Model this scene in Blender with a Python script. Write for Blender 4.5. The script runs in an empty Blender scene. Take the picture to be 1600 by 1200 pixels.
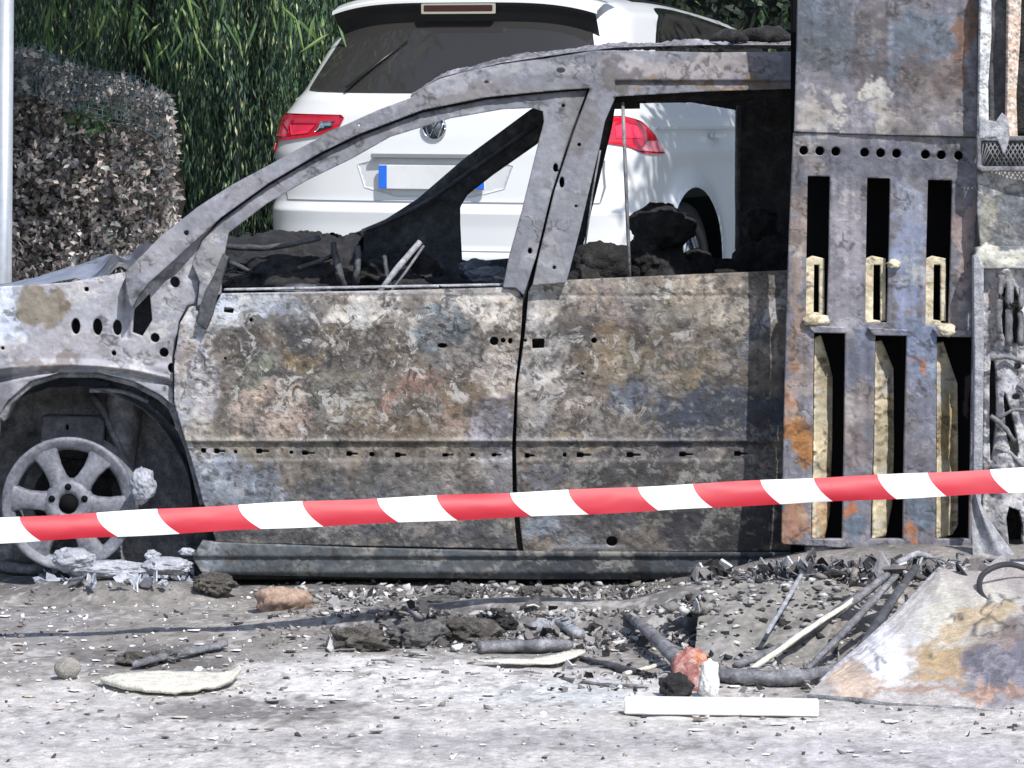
import bpy, bmesh, math, random
import numpy as np
from mathutils import Vector
random.seed(7)
S = bpy.context.scene
C = S.collection
R = math.radians
# ------------------------------------------------------------------ camera, sky, sun, exposure
CAM_D, CAM_H, FPX, HOR = 13.0, 1.7, 6240.0, 104.0      # distance to the burnt car, eye height, focal length and horizon row (px of 1600x1200)
cam = bpy.data.objects.new('camera', bpy.data.cameras.new('camera')); C.objects.link(cam)
cam.location = (0, -CAM_D, CAM_H); cam.rotation_euler = (R(90), 0, 0)
cam.data.sensor_width = 36; cam.data.lens = 36*FPX/1600
cam.data.shift_y = -(600-HOR)/1600
cam.data.clip_start = .5; cam.data.clip_end = 800
S.camera = cam
SUN_AZ, SUN_EL = R(27), R(50)                             # sun behind the camera, to its right
sv = Vector((math.sin(SUN_AZ)*math.cos(SUN_EL), -math.cos(SUN_AZ)*math.cos(SUN_EL), math.sin(SUN_EL)))
W = bpy.data.worlds.new('World'); S.world = W; W.use_nodes = True
nt = W.node_tree
sk = nt.nodes.new('ShaderNodeTexSky'); sk.sky_type = 'NISHITA'; sk.sun_disc = False
sk.sun_elevation = SUN_EL; sk.sun_rotation = math.atan2(sv.x, sv.y)
nt.links.new(sk.outputs[0], nt.nodes['Background'].inputs[0]); nt.nodes['Background'].inputs[1].default_value = .14
sun = bpy.data.objects.new('sun', bpy.data.lights.new('sun', 'SUN')); C.objects.link(sun)
sun.data.energy = 4.0; sun.data.angle = R(.53); sun.data.color = (1, .97, .94)
sun.rotation_euler = sv.to_track_quat('Z', 'Y').to_euler()
S.view_settings.view_transform = 'Standard'; S.view_settings.look = 'None'
S.view_settings.exposure = 0.3; S.view_settings.gamma = 1
S.view_settings.use_curve_mapping = False
# ------------------------------------------------------------------ places
def sc(Y): return FPX/(CAM_D+Y)
def P(px, py, Y):
    s = FPX/(CAM_D+Y)
    return (px-800)/s, Y, CAM_H-(py-HOR)/s
def G(px, py, z=0.0):                                     # a point at height z seen at that pixel
    s = (py-HOR)/(CAM_H-z)
    return Vector(((px-800)/s, FPX/s-CAM_D, z))
# ------------------------------------------------------------------ numpy noise
_rng = np.random.RandomState(11)
_T = _rng.rand(256, 256)
_T3 = _rng.rand(32, 32, 32)
def vn(x, y):
    x = np.asarray(x, float); y = np.asarray(y, float)
    xi = np.floor(x).astype(int); yi = np.floor(y).astype(int)
    fx = x-xi; fy = y-yi
    fx = fx*fx*(3-2*fx); fy = fy*fy*(3-2*fy)
    a = _T[xi & 255, yi & 255]; b = _T[(xi+1) & 255, yi & 255]
    c = _T[xi & 255, (yi+1) & 255]; d = _T[(xi+1) & 255, (yi+1) & 255]
    return (a*(1-fx)+b*fx)*(1-fy)+(c*(1-fx)+d*fx)*fy
def fbm(x, y, o=4, seed=0):
    t = 0; a = .5; n = 0
    c, s = .8, .6
    x = np.asarray(x, float)+seed*17.3; y = np.asarray(y, float)+seed*7.7
    for _ in range(o):
        t = t+a*vn(x, y); n += a; a *= .55
        x, y = (c*x-s*y)*2.03+3.1, (s*x+c*y)*2.03+1.7
    return t/n
def vn3(p):
    i = np.floor(p).astype(int); f = p-i; f = f*f*(3-2*f); r = 0
    for dx in (0, 1):
        for dy in (0, 1):
            for dz in (0, 1):
                w = (f[:, 0] if dx else 1-f[:, 0])*(f[:, 1] if dy else 1-f[:, 1])*(f[:, 2] if dz else 1-f[:, 2])
                r = r+w*_T3[(i[:, 0]+dx) & 31, (i[:, 1]+dy) & 31, (i[:, 2]+dz) & 31]
    return r
def fbm3(p, o=4, seed=0):
    t = 0; a = .5; n = 0; p = p+seed*5.37
    for _ in range(o):
        t = t+a*vn3(p); n += a; a *= .55; p = p*2.07+1.3
    return t/n
def sstep(a, b, x): t = np.clip((x-a)/(b-a), 0, 1); return t*t*(3-2*t)
def lin(c):
    c = np.asarray(c, float)/255
    return np.where(c < .04045, c/12.92, ((c+.055)/1.055)**2.4)
# ------------------------------------------------------------------ colour zones painted on a burnt surface
def zones(x, y, base, blobs, scale=1.0, flake=.0, pit=.0, seed=0, K=.8, mott=.35, hue=.10, soft=0):
    """x,y in px of the photograph; blobs (cx,cy,rx,ry,rgb[,strength]); returns linear albedo"""
    s = scale
    wx = (fbm(x/(40*s), y/(40*s), 4, seed+1)-.5)*60*s+(fbm(x/(9*s), y/(9*s), 3, seed+2)-.5)*16*s
    wy = (fbm(x/(40*s), y/(40*s), 4, seed+3)-.5)*60*s+(fbm(x/(9*s), y/(9*s), 3, seed+4)-.5)*16*s
    col = np.tile(lin(base), (len(x), 1))
    for b in blobs:
        cx, cy, rx, ry, c = b[:5]; st = b[5] if len(b) > 5 else .9
        d = np.sqrt(((x+wx-cx)/rx)**2+((y+wy-cy)/ry)**2)
        m = (1-sstep(.82-soft, 1.10+soft, d+(fbm(x/(14*s), y/(14*s), 3, seed+9)-.5)*.7))*st
        col = col*(1-m[:, None])+lin(c)*m[:, None]
    n0 = fbm(x/(70*s), y/(60*s), 3, seed+15); n1 = fbm(x/(24*s), y/(22*s), 4, seed+5); n2 = fbm(x/(8*s), y/(7*s), 2, seed+6)
    col = col*(1+(n0-.5)[:, None]*1.8*mott+(n1-.5)[:, None]*2.4*mott+(n2-.5)[:, None]*1.0*mott)
    h = (fbm(x/(30*s), y/(30*s), 3, seed+7)-.5)*2*hue
    col = col*np.stack([1+h, 1+h*.15, 1-h*1.1], 1)
    wxx, wyy = x+wx*.4, y+wy*.4
    if flake > 0:
        reg = sstep(.60-.2*flake, .66-.2*flake, fbm(x/(55*s), y/(38*s), 3, seed+21))
        f = fbm(wxx/(24*s), wyy/(17*s), 3, seed+20)
        m = np.maximum(np.exp(-((f-.5)/.045)**2)*.85, sstep(.62, .65, f)*.7)*reg
        f2 = fbm(x/(10*s), y/(8*s), 3, seed+23)
        m = np.maximum(m, sstep(.68, .71, f2)*min(.8, flake*1.6))
        fc = np.maximum(col*1.7, lin((140, 137, 132)))
        col = col*(1-m[:, None])+np.minimum(fc, lin((200, 196, 192)))*m[:, None]
    if pit > 0:
        reg = sstep(.60-.2*pit, .66-.2*pit, fbm(x/(48*s)+9, y/(36*s), 3, seed+31))
        f = fbm(wxx/(22*s)+40, wyy/(16*s), 3, seed+30)
        m = np.maximum(np.exp(-((f-.5)/.045)**2)*.8, sstep(.62, .65, f)*.35)*reg
        f2 = fbm(x/(9*s)+7, y/(7.5*s), 3, seed+33)
        m = np.maximum(m, sstep(.68, .71, f2)*min(.7, pit*1.4))
        col = col*(1-m[:, None])+lin((58, 55, 55))*m[:, None]
    return np.clip(col/K, .008, .8)
# ------------------------------------------------------------------ mesh building
def tag(o, label=None, cat=None, group=None, kind=None):
    if label: o['label'] = label
    if cat: o['category'] = cat
    if group: o['group'] = group
    if kind: o['kind'] = kind
    return o
def mesh_obj(name, verts, faces, mat, parent=None, col=None, smooth=True):
    me = bpy.data.meshes.new(name)
    if isinstance(faces, np.ndarray):
        n, k = faces.shape
        me.vertices.add(len(verts)); me.vertices.foreach_set('co', np.asarray(verts, np.float32).ravel())
        me.loops.add(n*k); me.loops.foreach_set('vertex_index', faces.astype(np.int32).ravel())
        me.polygons.add(n); me.polygons.foreach_set('loop_start', np.arange(0, n*k, k, dtype=np.int32))
        me.update(calc_edges=True); me.validate()
    else:
        me.from_pydata([tuple(v) for v in verts], [], faces)
    if col is not None:
        a = me.color_attributes.new('Col', 'FLOAT_COLOR', 'POINT')
        cc = np.full((len(verts), 4), .12, np.float32); cc[:, :col.shape[1]] = col
        a.data.foreach_set('color', cc.ravel())
    if smooth: me.polygons.foreach_set('use_smooth', np.ones(len(me.polygons), bool))
    me.materials.append(mat); me.update()
    o = bpy.data.objects.new(name, me); C.objects.link(o)
    if parent: o.parent = parent
    return o
def empty(name, label=None, cat=None, group=None, kind=None, loc=(0, 0, 0)):
    o = bpy.data.objects.new(name, None); C.objects.link(o); o.location = loc
    return tag(o, label, cat, group, kind)
def inpoly(x, y, poly):
    r = np.zeros(len(x), bool); n = len(poly)
    for i in range(n):
        x0, y0 = poly[i]; x1, y1 = poly[(i+1) % n]
        if y0 == y1: continue
        c = ((y0 > y) != (y1 > y)) & (x < (x1-x0)*(y-y0)/(y1-y0)+x0)
        r ^= c
    return r
def ell(cx, cy, rx, ry=None, n=14, rot=0):
    ry = ry or rx
    return [(cx+rx*math.cos(t)*math.cos(rot)-ry*math.sin(t)*math.sin(rot), cy+rx*math.cos(t)*math.sin(rot)+ry*math.sin(t)*math.cos(rot)) for t in [2*math.pi*i/n for i in range(n)]]
def rect(x0, y0, x1, y1): return [(x0, y0), (x1, y0), (x1, y1), (x0, y1)]
def polygrid(outline, step, holes=()):
    o = np.array(outline, float)
    x0, y0 = o.min(0); x1, y1 = o.max(0)
    nx = max(2, int(math.ceil((x1-x0)/step))); ny = max(2, int(math.ceil((y1-y0)/step)))
    gx = np.linspace(x0, x1, nx+1); gy = np.linspace(y0, y1, ny+1)
    cx, cy = np.meshgrid((gx[:-1]+gx[1:])/2, (gy[:-1]+gy[1:])/2, indexing='ij')
    cx = cx.ravel(); cy = cy.ravel()
    k = inpoly(cx, cy, outline)
    for h in holes:
        hh = np.array(h); bb = (cx > hh[:, 0].min()) & (cx < hh[:, 0].max()) & (cy > hh[:, 1].min()) & (cy < hh[:, 1].max())
        idx = np.nonzero(bb & k)[0]
        if len(idx): k[idx[inpoly(cx[idx], cy[idx], h)]] = False
    idx = np.nonzero(k)[0]; i = idx//ny; j = idx % ny
    vid = lambda a, b: a*(ny+1)+b
    F = np.stack([vid(i, j), vid(i, j+1), vid(i+1, j+1), vid(i+1, j)], 1)    # py grows downward: this order faces the camera
    X, Y = np.meshgrid(gx, gy, indexing='ij'); V = np.stack([X.ravel(), Y.ravel()], 1)
    used, inv = np.unique(F, return_inverse=True); F = inv.reshape(F.shape); V = V[used]
    E = np.concatenate([F[:, [0, 1]], F[:, [1, 2]], F[:, [2, 3]], F[:, [3, 0]]])
    key = E[:, 0].astype(np.int64)*len(V)+E[:, 1]; rkey = E[:, 1].astype(np.int64)*len(V)+E[:, 0]
    B = E[~np.isin(key, rkey)]
    bv = np.unique(B)
    segs = []
    for pl in [outline]+list(holes):
        for q in range(len(pl)): segs.append((*pl[q], *pl[(q+1) % len(pl)]))
    segs = np.array(segs, float)
    pts = V[bv]; best = np.full(len(bv), 1e9); bp = pts.copy()
    for (ax, ay, bx, by) in segs:
        dx, dy = bx-ax, by-ay; L = dx*dx+dy*dy
        if L < 1e-12: continue
        t = np.clip(((pts[:, 0]-ax)*dx+(pts[:, 1]-ay)*dy)/L, 0, 1)
        qx, qy = ax+t*dx, ay+t*dy; d = (pts[:, 0]-qx)**2+(pts[:, 1]-qy)**2
        m = d < best; best[m] = d[m]; bp[m, 0] = qx[m]; bp[m, 1] = qy[m]
    m = best < (step*1.3)**2
    V[bv[m]] = bp[m]
    return V, F, B
def patch(name, outline, depth, mat, parent=None, holes=(), step=2.4, colf=None, thick=.012, relief=0, rscale=12, seed=0, back=False):
    """a metal sheet whose outline is traced in px and which stands at depth(px,py) metres"""
    V, F, B = polygrid(outline, step, holes)
    px, py = V[:, 0], V[:, 1]
    Y = depth(px, py) if callable(depth) else np.full(len(px), float(depth))
    Y = Y+0*px
    if relief: Y = Y-(fbm(px/rscale, py/rscale, 4, seed+50)-.5)*2*relief-(fbm(px/(rscale*6), py/(rscale*6), 2, seed+51)-.5)*2.5*relief
    s = FPX/(CAM_D+Y)
    co = np.stack([(px-800)/s, Y, CAM_H-(py-HOR)/s], 1)
    col = colf(px, py) if colf else None
    n = len(co); bv = np.unique(B); mp = np.full(n, -1); 
    if back:
        co2 = co.copy(); co2[:, 1] += thick
        quad = np.stack([B[:, 1], B[:, 0], B[:, 0]+n, B[:, 1]+n], 1)
        F = np.concatenate([F, F[:, ::-1]+n, quad]); co = np.concatenate([co, co2])
        if col is not None: col = np.concatenate([col, col])
    else:
        mp[bv] = n+np.arange(len(bv))
        co2 = co[bv].copy(); co2[:, 1] += thick
        quad = np.stack([B[:, 1], B[:, 0], mp[B[:, 0]], mp[B[:, 1]]], 1)
        F = np.concatenate([F, quad]); co = np.concatenate([co, co2])
        if col is not None: col = np.concatenate([col, col[bv]*.8])
    o = mesh_obj(name, co, F, mat, parent, col)
    return o
def surf(name, fn, nu, nv, mat, parent=None, colf=None, flip=False, smooth=True):
    u, v = np.meshgrid(np.linspace(0, 1, nu+1), np.linspace(0, 1, nv+1), indexing='ij'); u = u.ravel(); v = v.ravel()
    co = np.stack(fn(u, v), 1)
    i, j = np.meshgrid(np.arange(nu), np.arange(nv), indexing='ij'); i = i.ravel(); j = j.ravel()
    a = i*(nv+1)+j; F = np.stack([a, a+nv+1, a+nv+2, a+1], 1)
    if flip: F = F[:, ::-1]
    return mesh_obj(name, co, F, mat, parent, colf(co, u, v) if colf else None, smooth)
def tube_vf(pts, rad, n=8, rough=0, seed=0, flat=1.0):
    pts = [Vector(p) for p in pts]
    if not hasattr(rad, '__len__'): rad = [rad]*len(pts)
    V = []; F = []
    up = Vector((0, 0, 1))
    rnd = random.Random(seed)
    for i, p in enumerate(pts):
        d = (pts[min(i+1, len(pts)-1)]-pts[max(i-1, 0)]).normalized()
        a = d.cross(up)
        if a.length < .05: a = d.cross(Vector((0, 1, 0)))
        a.normalize(); b = a.cross(d).normalized()
        for k in range(n):
            t = 2*math.pi*k/n; r = rad[i]*(1+rough*(rnd.random()-.5)*2)
            V.append(p+a*math.cos(t)*r+b*math.sin(t)*r*flat)
    for i in range(len(pts)-1):
        for k in range(n):
            F.append((i*n+k, i*n+(k+1) % n, (i+1)*n+(k+1) % n, (i+1)*n+k))
    F.append(tuple(range(n-1, -1, -1))); F.append(tuple((len(pts)-1)*n+k for k in range(n)))
    return V, F
def smooth_pts(pts, n=6):
    pts = [Vector(p) for p in pts]; out = []
    for i in range(len(pts)-1):
        p0 = pts[max(i-1, 0)]; p1 = pts[i]; p2 = pts[i+1]; p3 = pts[min(i+2, len(pts)-1)]
        for k in range(n):
            t = k/n
            out.append(.5*((2*p1)+(p2-p0)*t+(2*p0-5*p1+4*p2-p3)*t*t+(3*p1-p0-3*p2+p3)*t**3))
    out.append(pts[-1]); return out
def tube(name, pts, rad, mat, parent=None, n=8, sm=0, rough=0, seed=0, flat=1.0):
    if sm:
        m = len(pts)
        if hasattr(rad, '__len__'):
            rad = list(np.interp(np.linspace(0, m-1, (m-1)*sm+1), range(m), rad))
        pts = smooth_pts(pts, sm)
    V, F = tube_vf(pts, rad, n, rough, seed, flat)
    return mesh_obj(name, V, F, mat, parent)
def box_vf(x0, x1, y0, y1, z0, z1):
    V = [(x, y, z) for x in (x0, x1) for y in (y0, y1) for z in (z0, z1)]
    F = [(0, 1, 3, 2), (4, 6, 7, 5), (0, 4, 5, 1), (2, 3, 7, 6), (0, 2, 6, 4), (1, 5, 7, 3)]
    return V, F
def box(name, b, mat, parent=None, bev=0.004):
    V, F = box_vf(*b)
    bm = bmesh.new(); vs = [bm.verts.new(v) for v in V]; [bm.faces.new([vs[i] for i in f]) for f in F]
    bmesh.ops.recalc_face_normals(bm, faces=bm.faces)
    if bev: bmesh.ops.bevel(bm, geom=bm.edges[:], offset=bev, segments=2, affect='EDGES')
    me = bpy.data.meshes.new(name); bm.to_mesh(me); bm.free(); me.materials.append(mat)
    o = bpy.data.objects.new(name, me); C.objects.link(o)
    if parent: o.parent = parent
    return o
_ico = {}
def ico(sub):
    if sub not in _ico:
        bm = bmesh.new(); bmesh.ops.create_icosphere(bm, subdivisions=sub, radius=1)
        _ico[sub] = (np.array([v.co[:] for v in bm.verts]), np.array([[v.index for v in f.verts] for f in bm.faces])); bm.free()
    return _ico[sub]
def rock(name, c, r, mat, parent=None, sub=4, amp=.5, fr=1.6, seed=0, rot=0, colf=None, ridge=False, cut=None):
    V, F = ico(sub); V = V.copy()
    d = fbm3(V*fr, 5, seed)-.5
    if ridge: d = -np.abs(d)*2.2+.25
    V = V*(1+amp*2*d[:, None])
    if cut is not None: V[:, 2] = np.maximum(V[:, 2], cut)
    V = V*np.array(r)
    c_, s_ = math.cos(rot), math.sin(rot)
    V = np.stack([V[:, 0]*c_-V[:, 1]*s_, V[:, 0]*s_+V[:, 1]*c_, V[:, 2]], 1)+np.array(c)
    return mesh_obj(name, V, F, mat, parent, colf(V, d) if colf else None)
# ------------------------------------------------------------------ materials
def newmat(name):
    m = bpy.data.materials.new(name); m.use_nodes = True
    return m, m.node_tree, m.node_tree.nodes['Principled BSDF']
def noise(nt, vec, scale, detail=5, rough=.6, dist=0):
    n = nt.nodes.new('ShaderNodeTexNoise'); n.inputs['Scale'].default_value = scale
    n.inputs['Detail'].default_value = detail; n.inputs['Roughness'].default_value = rough; n.inputs['Distortion'].default_value = dist
    nt.links.new(vec, n.inputs['Vector']); return n.outputs['Fac']
def ramp(nt, fac, stops, interp='LINEAR'):
    r = nt.nodes.new('ShaderNodeValToRGB'); r.color_ramp.interpolation = interp
    e = r.color_ramp.elements
    while len(e) < len(stops): e.new(.5)
    for el, (p, c) in zip(e, stops):
        el.position = p; el.color = (*c, 1) if hasattr(c, '__len__') else (c, c, c, 1)
    nt.links.new(fac, r.inputs[0]); return r.outputs[0]
def mix(nt, fac, a, b, mode='MIX'):
    m = nt.nodes.new('ShaderNodeMix'); m.data_type = 'RGBA'; m.blend_type = mode
    for s, v in ((m.inputs[0], fac), (m.inputs[6], a), (m.inputs[7], b)):
        if hasattr(v, 'links'): nt.links.new(v, s)
        elif hasattr(v, '__len__'): s.default_value = (*v, 1)
        else: s.default_value = v
    return m.outputs[2]
def geo(nt):
    return nt.nodes.new('ShaderNodeNewGeometry').outputs['Position']
def bump(nt, bs, h, strength=.5, dist=.01):
    b = nt.nodes.new('ShaderNodeBump'); b.inputs['Strength'].default_value = strength; b.inputs['Distance'].default_value = dist
    nt.links.new(h, b.inputs['Height']); nt.links.new(b.outputs[0], bs.inputs['Normal'])
def mat_burnt(name, rough=.75, bs=.4, dist=.003, fine=.2, sc_=1.0, metal=.0, crust=0):
    """takes its stains from the colour attribute, adds fine ash, pits and grain"""
    m, nt, b = newmat(name)
    a = nt.nodes.new('ShaderNodeAttribute'); a.attribute_name = 'Col'
    p = geo(nt)
    n1 = noise(nt, p, 45*sc_, 4, .6, .6); n2 = noise(nt, p, 150*sc_, 2, .5)
    f1 = ramp(nt, n1, [(.3, 1-fine), (.7, 1+fine)]); f2 = ramp(nt, n2, [(.3, 1-fine*.7), (.7, 1+fine*.7)])
    c = mix(nt, 1.0, a.outputs['Color'], f1, 'MULTIPLY'); c = mix(nt, 1.0, c, f2, 'MULTIPLY')
    if crust:
        g1 = noise(nt, p, 15, 7, .68, 1.0); g2 = noise(nt, p, 5, 3, .6, .5); g3 = noise(nt, p, 20, 7, .68, 1.1)
        def mm(op, q, w):
            n = nt.nodes.new('ShaderNodeMath'); n.operation = op
            for k_, z_ in enumerate((q, w)):
                if hasattr(z_, 'links'): nt.links.new(z_, n.inputs[k_])
                else: n.inputs[k_].default_value = z_
            return n.outputs[0]
        al = a.outputs['Alpha']
        pale = mm('MULTIPLY', ramp(nt, g1, [(.555, 0.), (.585, crust)]), ramp(nt, g2, [(.40, 0.), (.50, 1.)]))
        pale = mm('MULTIPLY', pale, al)
        dark = mm('MULTIPLY', ramp(nt, g3, [(.56, 0.), (.59, crust)]), ramp(nt, g2, [(.40, .5), (.60, 1.)])); dark = mm('MULTIPLY', dark, al)
        lighter = mix(nt, .6, c, (.46, .45, .43))
        c = mix(nt, pale, c, lighter); darker = mix(nt, .88, c, (.03, .027, .027)); c = mix(nt, dark, c, darker)
    nt.links.new(c, b.inputs['Base Color'])
    b.inputs['Roughness'].default_value = rough; b.inputs['Metallic'].default_value = metal
    mx = nt.nodes.new('ShaderNodeMath'); mx.operation = 'ADD'; nt.links.new(n1, mx.inputs[0]); nt.links.new(n2, mx.inputs[1])
    bump(nt, b, mx.outputs[0], bs, dist)
    return m
def mat_noise(name, cols, scale=20, rough=.8, bs=.5, dist=.004, metal=0, det=8, dis=.4):
    """cols: albedo stops along one noise"""
    m, nt, b = newmat(name); p = geo(nt)
    n1 = noise(nt, p, scale, det, .65, dis); n2 = noise(nt, p, scale*6, 4, .6)
    k = len(cols); c = ramp(nt, n1, [(.28+.44*i/max(1, k-1), cc) for i, cc in enumerate(cols)])
    c = mix(nt, 1.0, c, ramp(nt, n2, [(.3, .7), (.7, 1.3)]), 'MULTIPLY')
    nt.links.new(c, b.inputs['Base Color']); b.inputs['Roughness'].default_value = rough; b.inputs['Metallic'].default_value = metal
    mx = nt.nodes.new('ShaderNodeMath'); mx.operation = 'ADD'; nt.links.new(n1, mx.inputs[0]); nt.links.new(n2, mx.inputs[1])
    bump(nt, b, mx.outputs[0], bs, dist)
    return m
def mat_plain(name, c, rough=.5, metal=0, coat=0, var=.08, sc_=8, spec=.5):
    m, nt, b = newmat(name); p = geo(nt)
    n = noise(nt, p, sc_, 5, .6)
    cc = mix(nt, 1.0, c, ramp(nt, n, [(.3, 1-var), (.7, 1+var)]), 'MULTIPLY')
    nt.links.new(cc, b.inputs['Base Color']); b.inputs['Roughness'].default_value = rough; b.inputs['Metallic'].default_value = metal
    b.inputs['Specular IOR Level'].default_value = spec; b.inputs['Coat Weight'].default_value = coat; b.inputs['Coat Roughness'].default_value = .05
    return m
def mat_leaf(name, tr=.35):
    m, nt, b = newmat(name)
    a = nt.nodes.new('ShaderNodeAttribute'); a.attribute_name = 'Col'
    nt.links.new(a.outputs['Color'], b.inputs['Base Color']); b.inputs['Roughness'].default_value = .5
    t = nt.nodes.new('ShaderNodeBsdfTranslucent'); nt.links.new(a.outputs['Color'], t.inputs[0])
    ms = nt.nodes.new('ShaderNodeMixShader'); ms.inputs[0].default_value = tr
    nt.links.new(b.outputs[0], ms.inputs[1]); nt.links.new(t.outputs[0], ms.inputs[2])
    nt.links.new(ms.outputs[0], nt.nodes['Material Output'].inputs[0]); return m
M_body = mat_burnt('burnt_body_steel', fine=.1, bs=.3)
M_bodyr = mat_burnt('burnt_flaking_steel', bs=.55, dist=.004, fine=.15, crust=1.0)
M_panel = mat_burnt('heat_blued_steel', rough=.55, bs=.3, fine=.1)
M_grd = mat_burnt('ashy_ground', rough=.95, bs=.35, dist=.004, fine=.22)
M_char = mat_noise('charred_interior', [(.008, .008, .009), (.02, .019, .02), (.06, .055, .055)], 22, .85, .9, .012)
M_soot = mat_noise('sooty_metal', [(.025, .026, .03), (.06, .062, .07), (.14, .14, .15)], 14, .7, .6)
M_ash = mat_noise('pale_ash_metal', [(.16, .165, .18), (.3, .305, .33), (.5, .5, .52)], 30, .8, .7)
M_greym = mat_noise('grey_burnt_metal', [(.06, .06, .066), (.16, .16, .172), (.34, .335, .345)], 18, .65, .8)
M_rim = mat_noise('scorched_alloy', [(.08, .084, .1), (.16, .166, .19), (.26, .265, .295)], 14, .55, .25)
M_cream = mat_noise('scorched_cream_paint', [(.25, .19, .1), (.55, .48, .34), (.72, .68, .55)], 24, .7, .6)
M_white = mat_plain('white_board', (.74, .73, .70), .6, var=.16, sc_=14)
M_leaf = mat_leaf('leaf')
# ================================================================== GROUND
MOUNDS = [(-1.27, -.16, .36, .17, .045), (1.62, -.22, 1.0, .52, .175), (-.3, -.75, .55, .16, .035), (.35, -.8, .6, .2, .05), (.75, -.75, .35, .25, .06), (2.6, -.6, .7, .6, .12)]
def gz(x, y):
    z = .38*sstep(2.2, 4.6, y)
    for (mx, my, rx, ry, h) in MOUNDS:
        z = z+h*np.exp(-(((x-mx)/rx)**2+((y-my)/ry)**2)**2)
    z = z+(fbm(x*3, y*3, 3, 2)-.5)*.02+(fbm(x*14, y*14, 3, 4)-.5)*.012
    return z
def ground_col(co, u, v):
    x, y = co[:, 0], co[:, 1]
    s = FPX/(CAM_D+y); px = 800+x*s; py = HOR+CAM_H*s
    c = np.tile(lin((202, 197, 192)), (len(x), 1))
    def blend(m, rgb):
        nonlocal c
        c = c*(1-m[:, None])+lin(rgb)*m[:, None]
    nz = fbm(px/60, py/14, 4, 61)
    # browner ashy gravel nearer the car, darker close to and under it
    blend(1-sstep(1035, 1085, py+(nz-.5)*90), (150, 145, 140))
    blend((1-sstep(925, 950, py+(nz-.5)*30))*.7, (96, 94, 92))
    for (cx, cy, rx, ry, rgb, st) in [(620, 1060, 330, 34, (216, 212, 208), .95), (900, 1085, 160, 22, (210, 212, 212), .8), (400, 1110, 200, 20, (120, 114, 112), .85), (230, 1030, 150, 22, (100, 97, 95), .75),
                                  (60, 980, 90, 30, (150, 148, 150), .6), (380, 1000, 120, 16, (136, 130, 122), .6), (700, 990, 180, 25, (92, 90, 90), .8), (60, 1150, 200, 26, (190, 186, 186), .6), (1100, 985, 160, 26, (108, 106, 104), .8),
                                  (1350, 1100, 300, 12, (150, 146, 142), .5), (150, 1085, 240, 7, (196, 192, 186), .8), (800, 1160, 500, 20, (160, 156, 158), .6), (1400, 1180, 300, 30, (190, 186, 190), .6), (185, 905, 140, 22, (168, 172, 182), .9), (540, 935, 60, 8, (170, 176, 178), .8)]:
        d = np.sqrt(((px-cx+(nz-.5)*160)/rx)**2+((py-cy+(fbm(px/30, py/9, 3, 71)-.5)*30)/ry)**2)
        blend((1-sstep(.6, 1.25, d))*st, rgb)
    n2 = fbm(x*26, y*14, 5, 3); n3 = fbm(x*90, y*60, 3, 6)
    c = c*(1+(n2-.5)[:, None]*.8+(n3-.5)[:, None]*.5)
    m = sstep(.60, .66, fbm(x*45, y*30, 3, 8)*.6+fbm(x*8, y*5, 2, 9)*.4)*.4
    blend(m, (222, 218, 216))
    m = sstep(.60, .66, fbm(x*40+9, y*22, 3, 12)*.6+fbm(x*7, y*5, 2, 13)*.4)*.5
    blend(m, (110, 104, 98))
    return np.clip(c/1.28, .01, .85)
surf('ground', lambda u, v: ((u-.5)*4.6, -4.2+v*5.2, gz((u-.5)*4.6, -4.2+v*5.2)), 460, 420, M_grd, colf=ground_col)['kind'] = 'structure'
def far_ground(name, x0, x1, y0, y1, n, m, dz=-.004):
    o = surf(name, lambda u, v: (x0+u*(x1-x0), y0+v*(y1-y0), gz(x0+u*(x1-x0), y0+v*(y1-y0))+dz), n, m, M_lot); o['kind'] = 'structure'
M_lot = mat_noise('old_asphalt', [(.1, .1, .1), (.2, .195, .19), (.34, .33, .32)], 6, .95, .5, .01)
far_ground('parking_ground', -12, 12, 1.0, 14, 60, 80, 0)
far_ground('yard_ground', -12, -2.3, -16, 1.0, 30, 40, 0)
far_ground('yard_ground', 2.3, 12, -16, 1.0, 30, 40, 0)
far_ground('yard_ground', -2.3, 2.3, -16, -4.2, 20, 30, 0)
far_ground('open_ground', -300, 300, 14, 500, 4, 4, -.3)
# ================================================================== BURNT CAR
car = empty('burnt_car', 'burnt-out people carrier stripped to bare scorched metal, facing left without window glass', 'car')
def lean(px, py):                                          # upper body leans inward
    return np.clip((452-py)/480, 0, 1)*.28
def doorY(px, py):                                         # door skin: moulding groove, belly, roll-in to the sill
    y = .0+.035*((py-640)/200)**2*(py > 640)+.02*((640-py)/190)**2*(py < 640)
    g = sstep(690, 695, py)*(1-sstep(716, 721, py)); y = y+g*.010
    y = y-.006*np.exp(-((py-688)/3.0)**2)
    y = y-.012*np.exp(-((py-505)/14.0)**2)*0.6+.004*np.exp(-((py-462)/3)**2)
    return y
slot = lambda x, y, w=9, h=4: [(x-w, y-h*.9), (x-w*.2, y-h), (x, y-h*.3), (x+w, y-h*.3), (x+w, y+h*.4), (x, y+h*.4), (x-w*.2, y+h), (x-w, y+h)]
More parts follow.
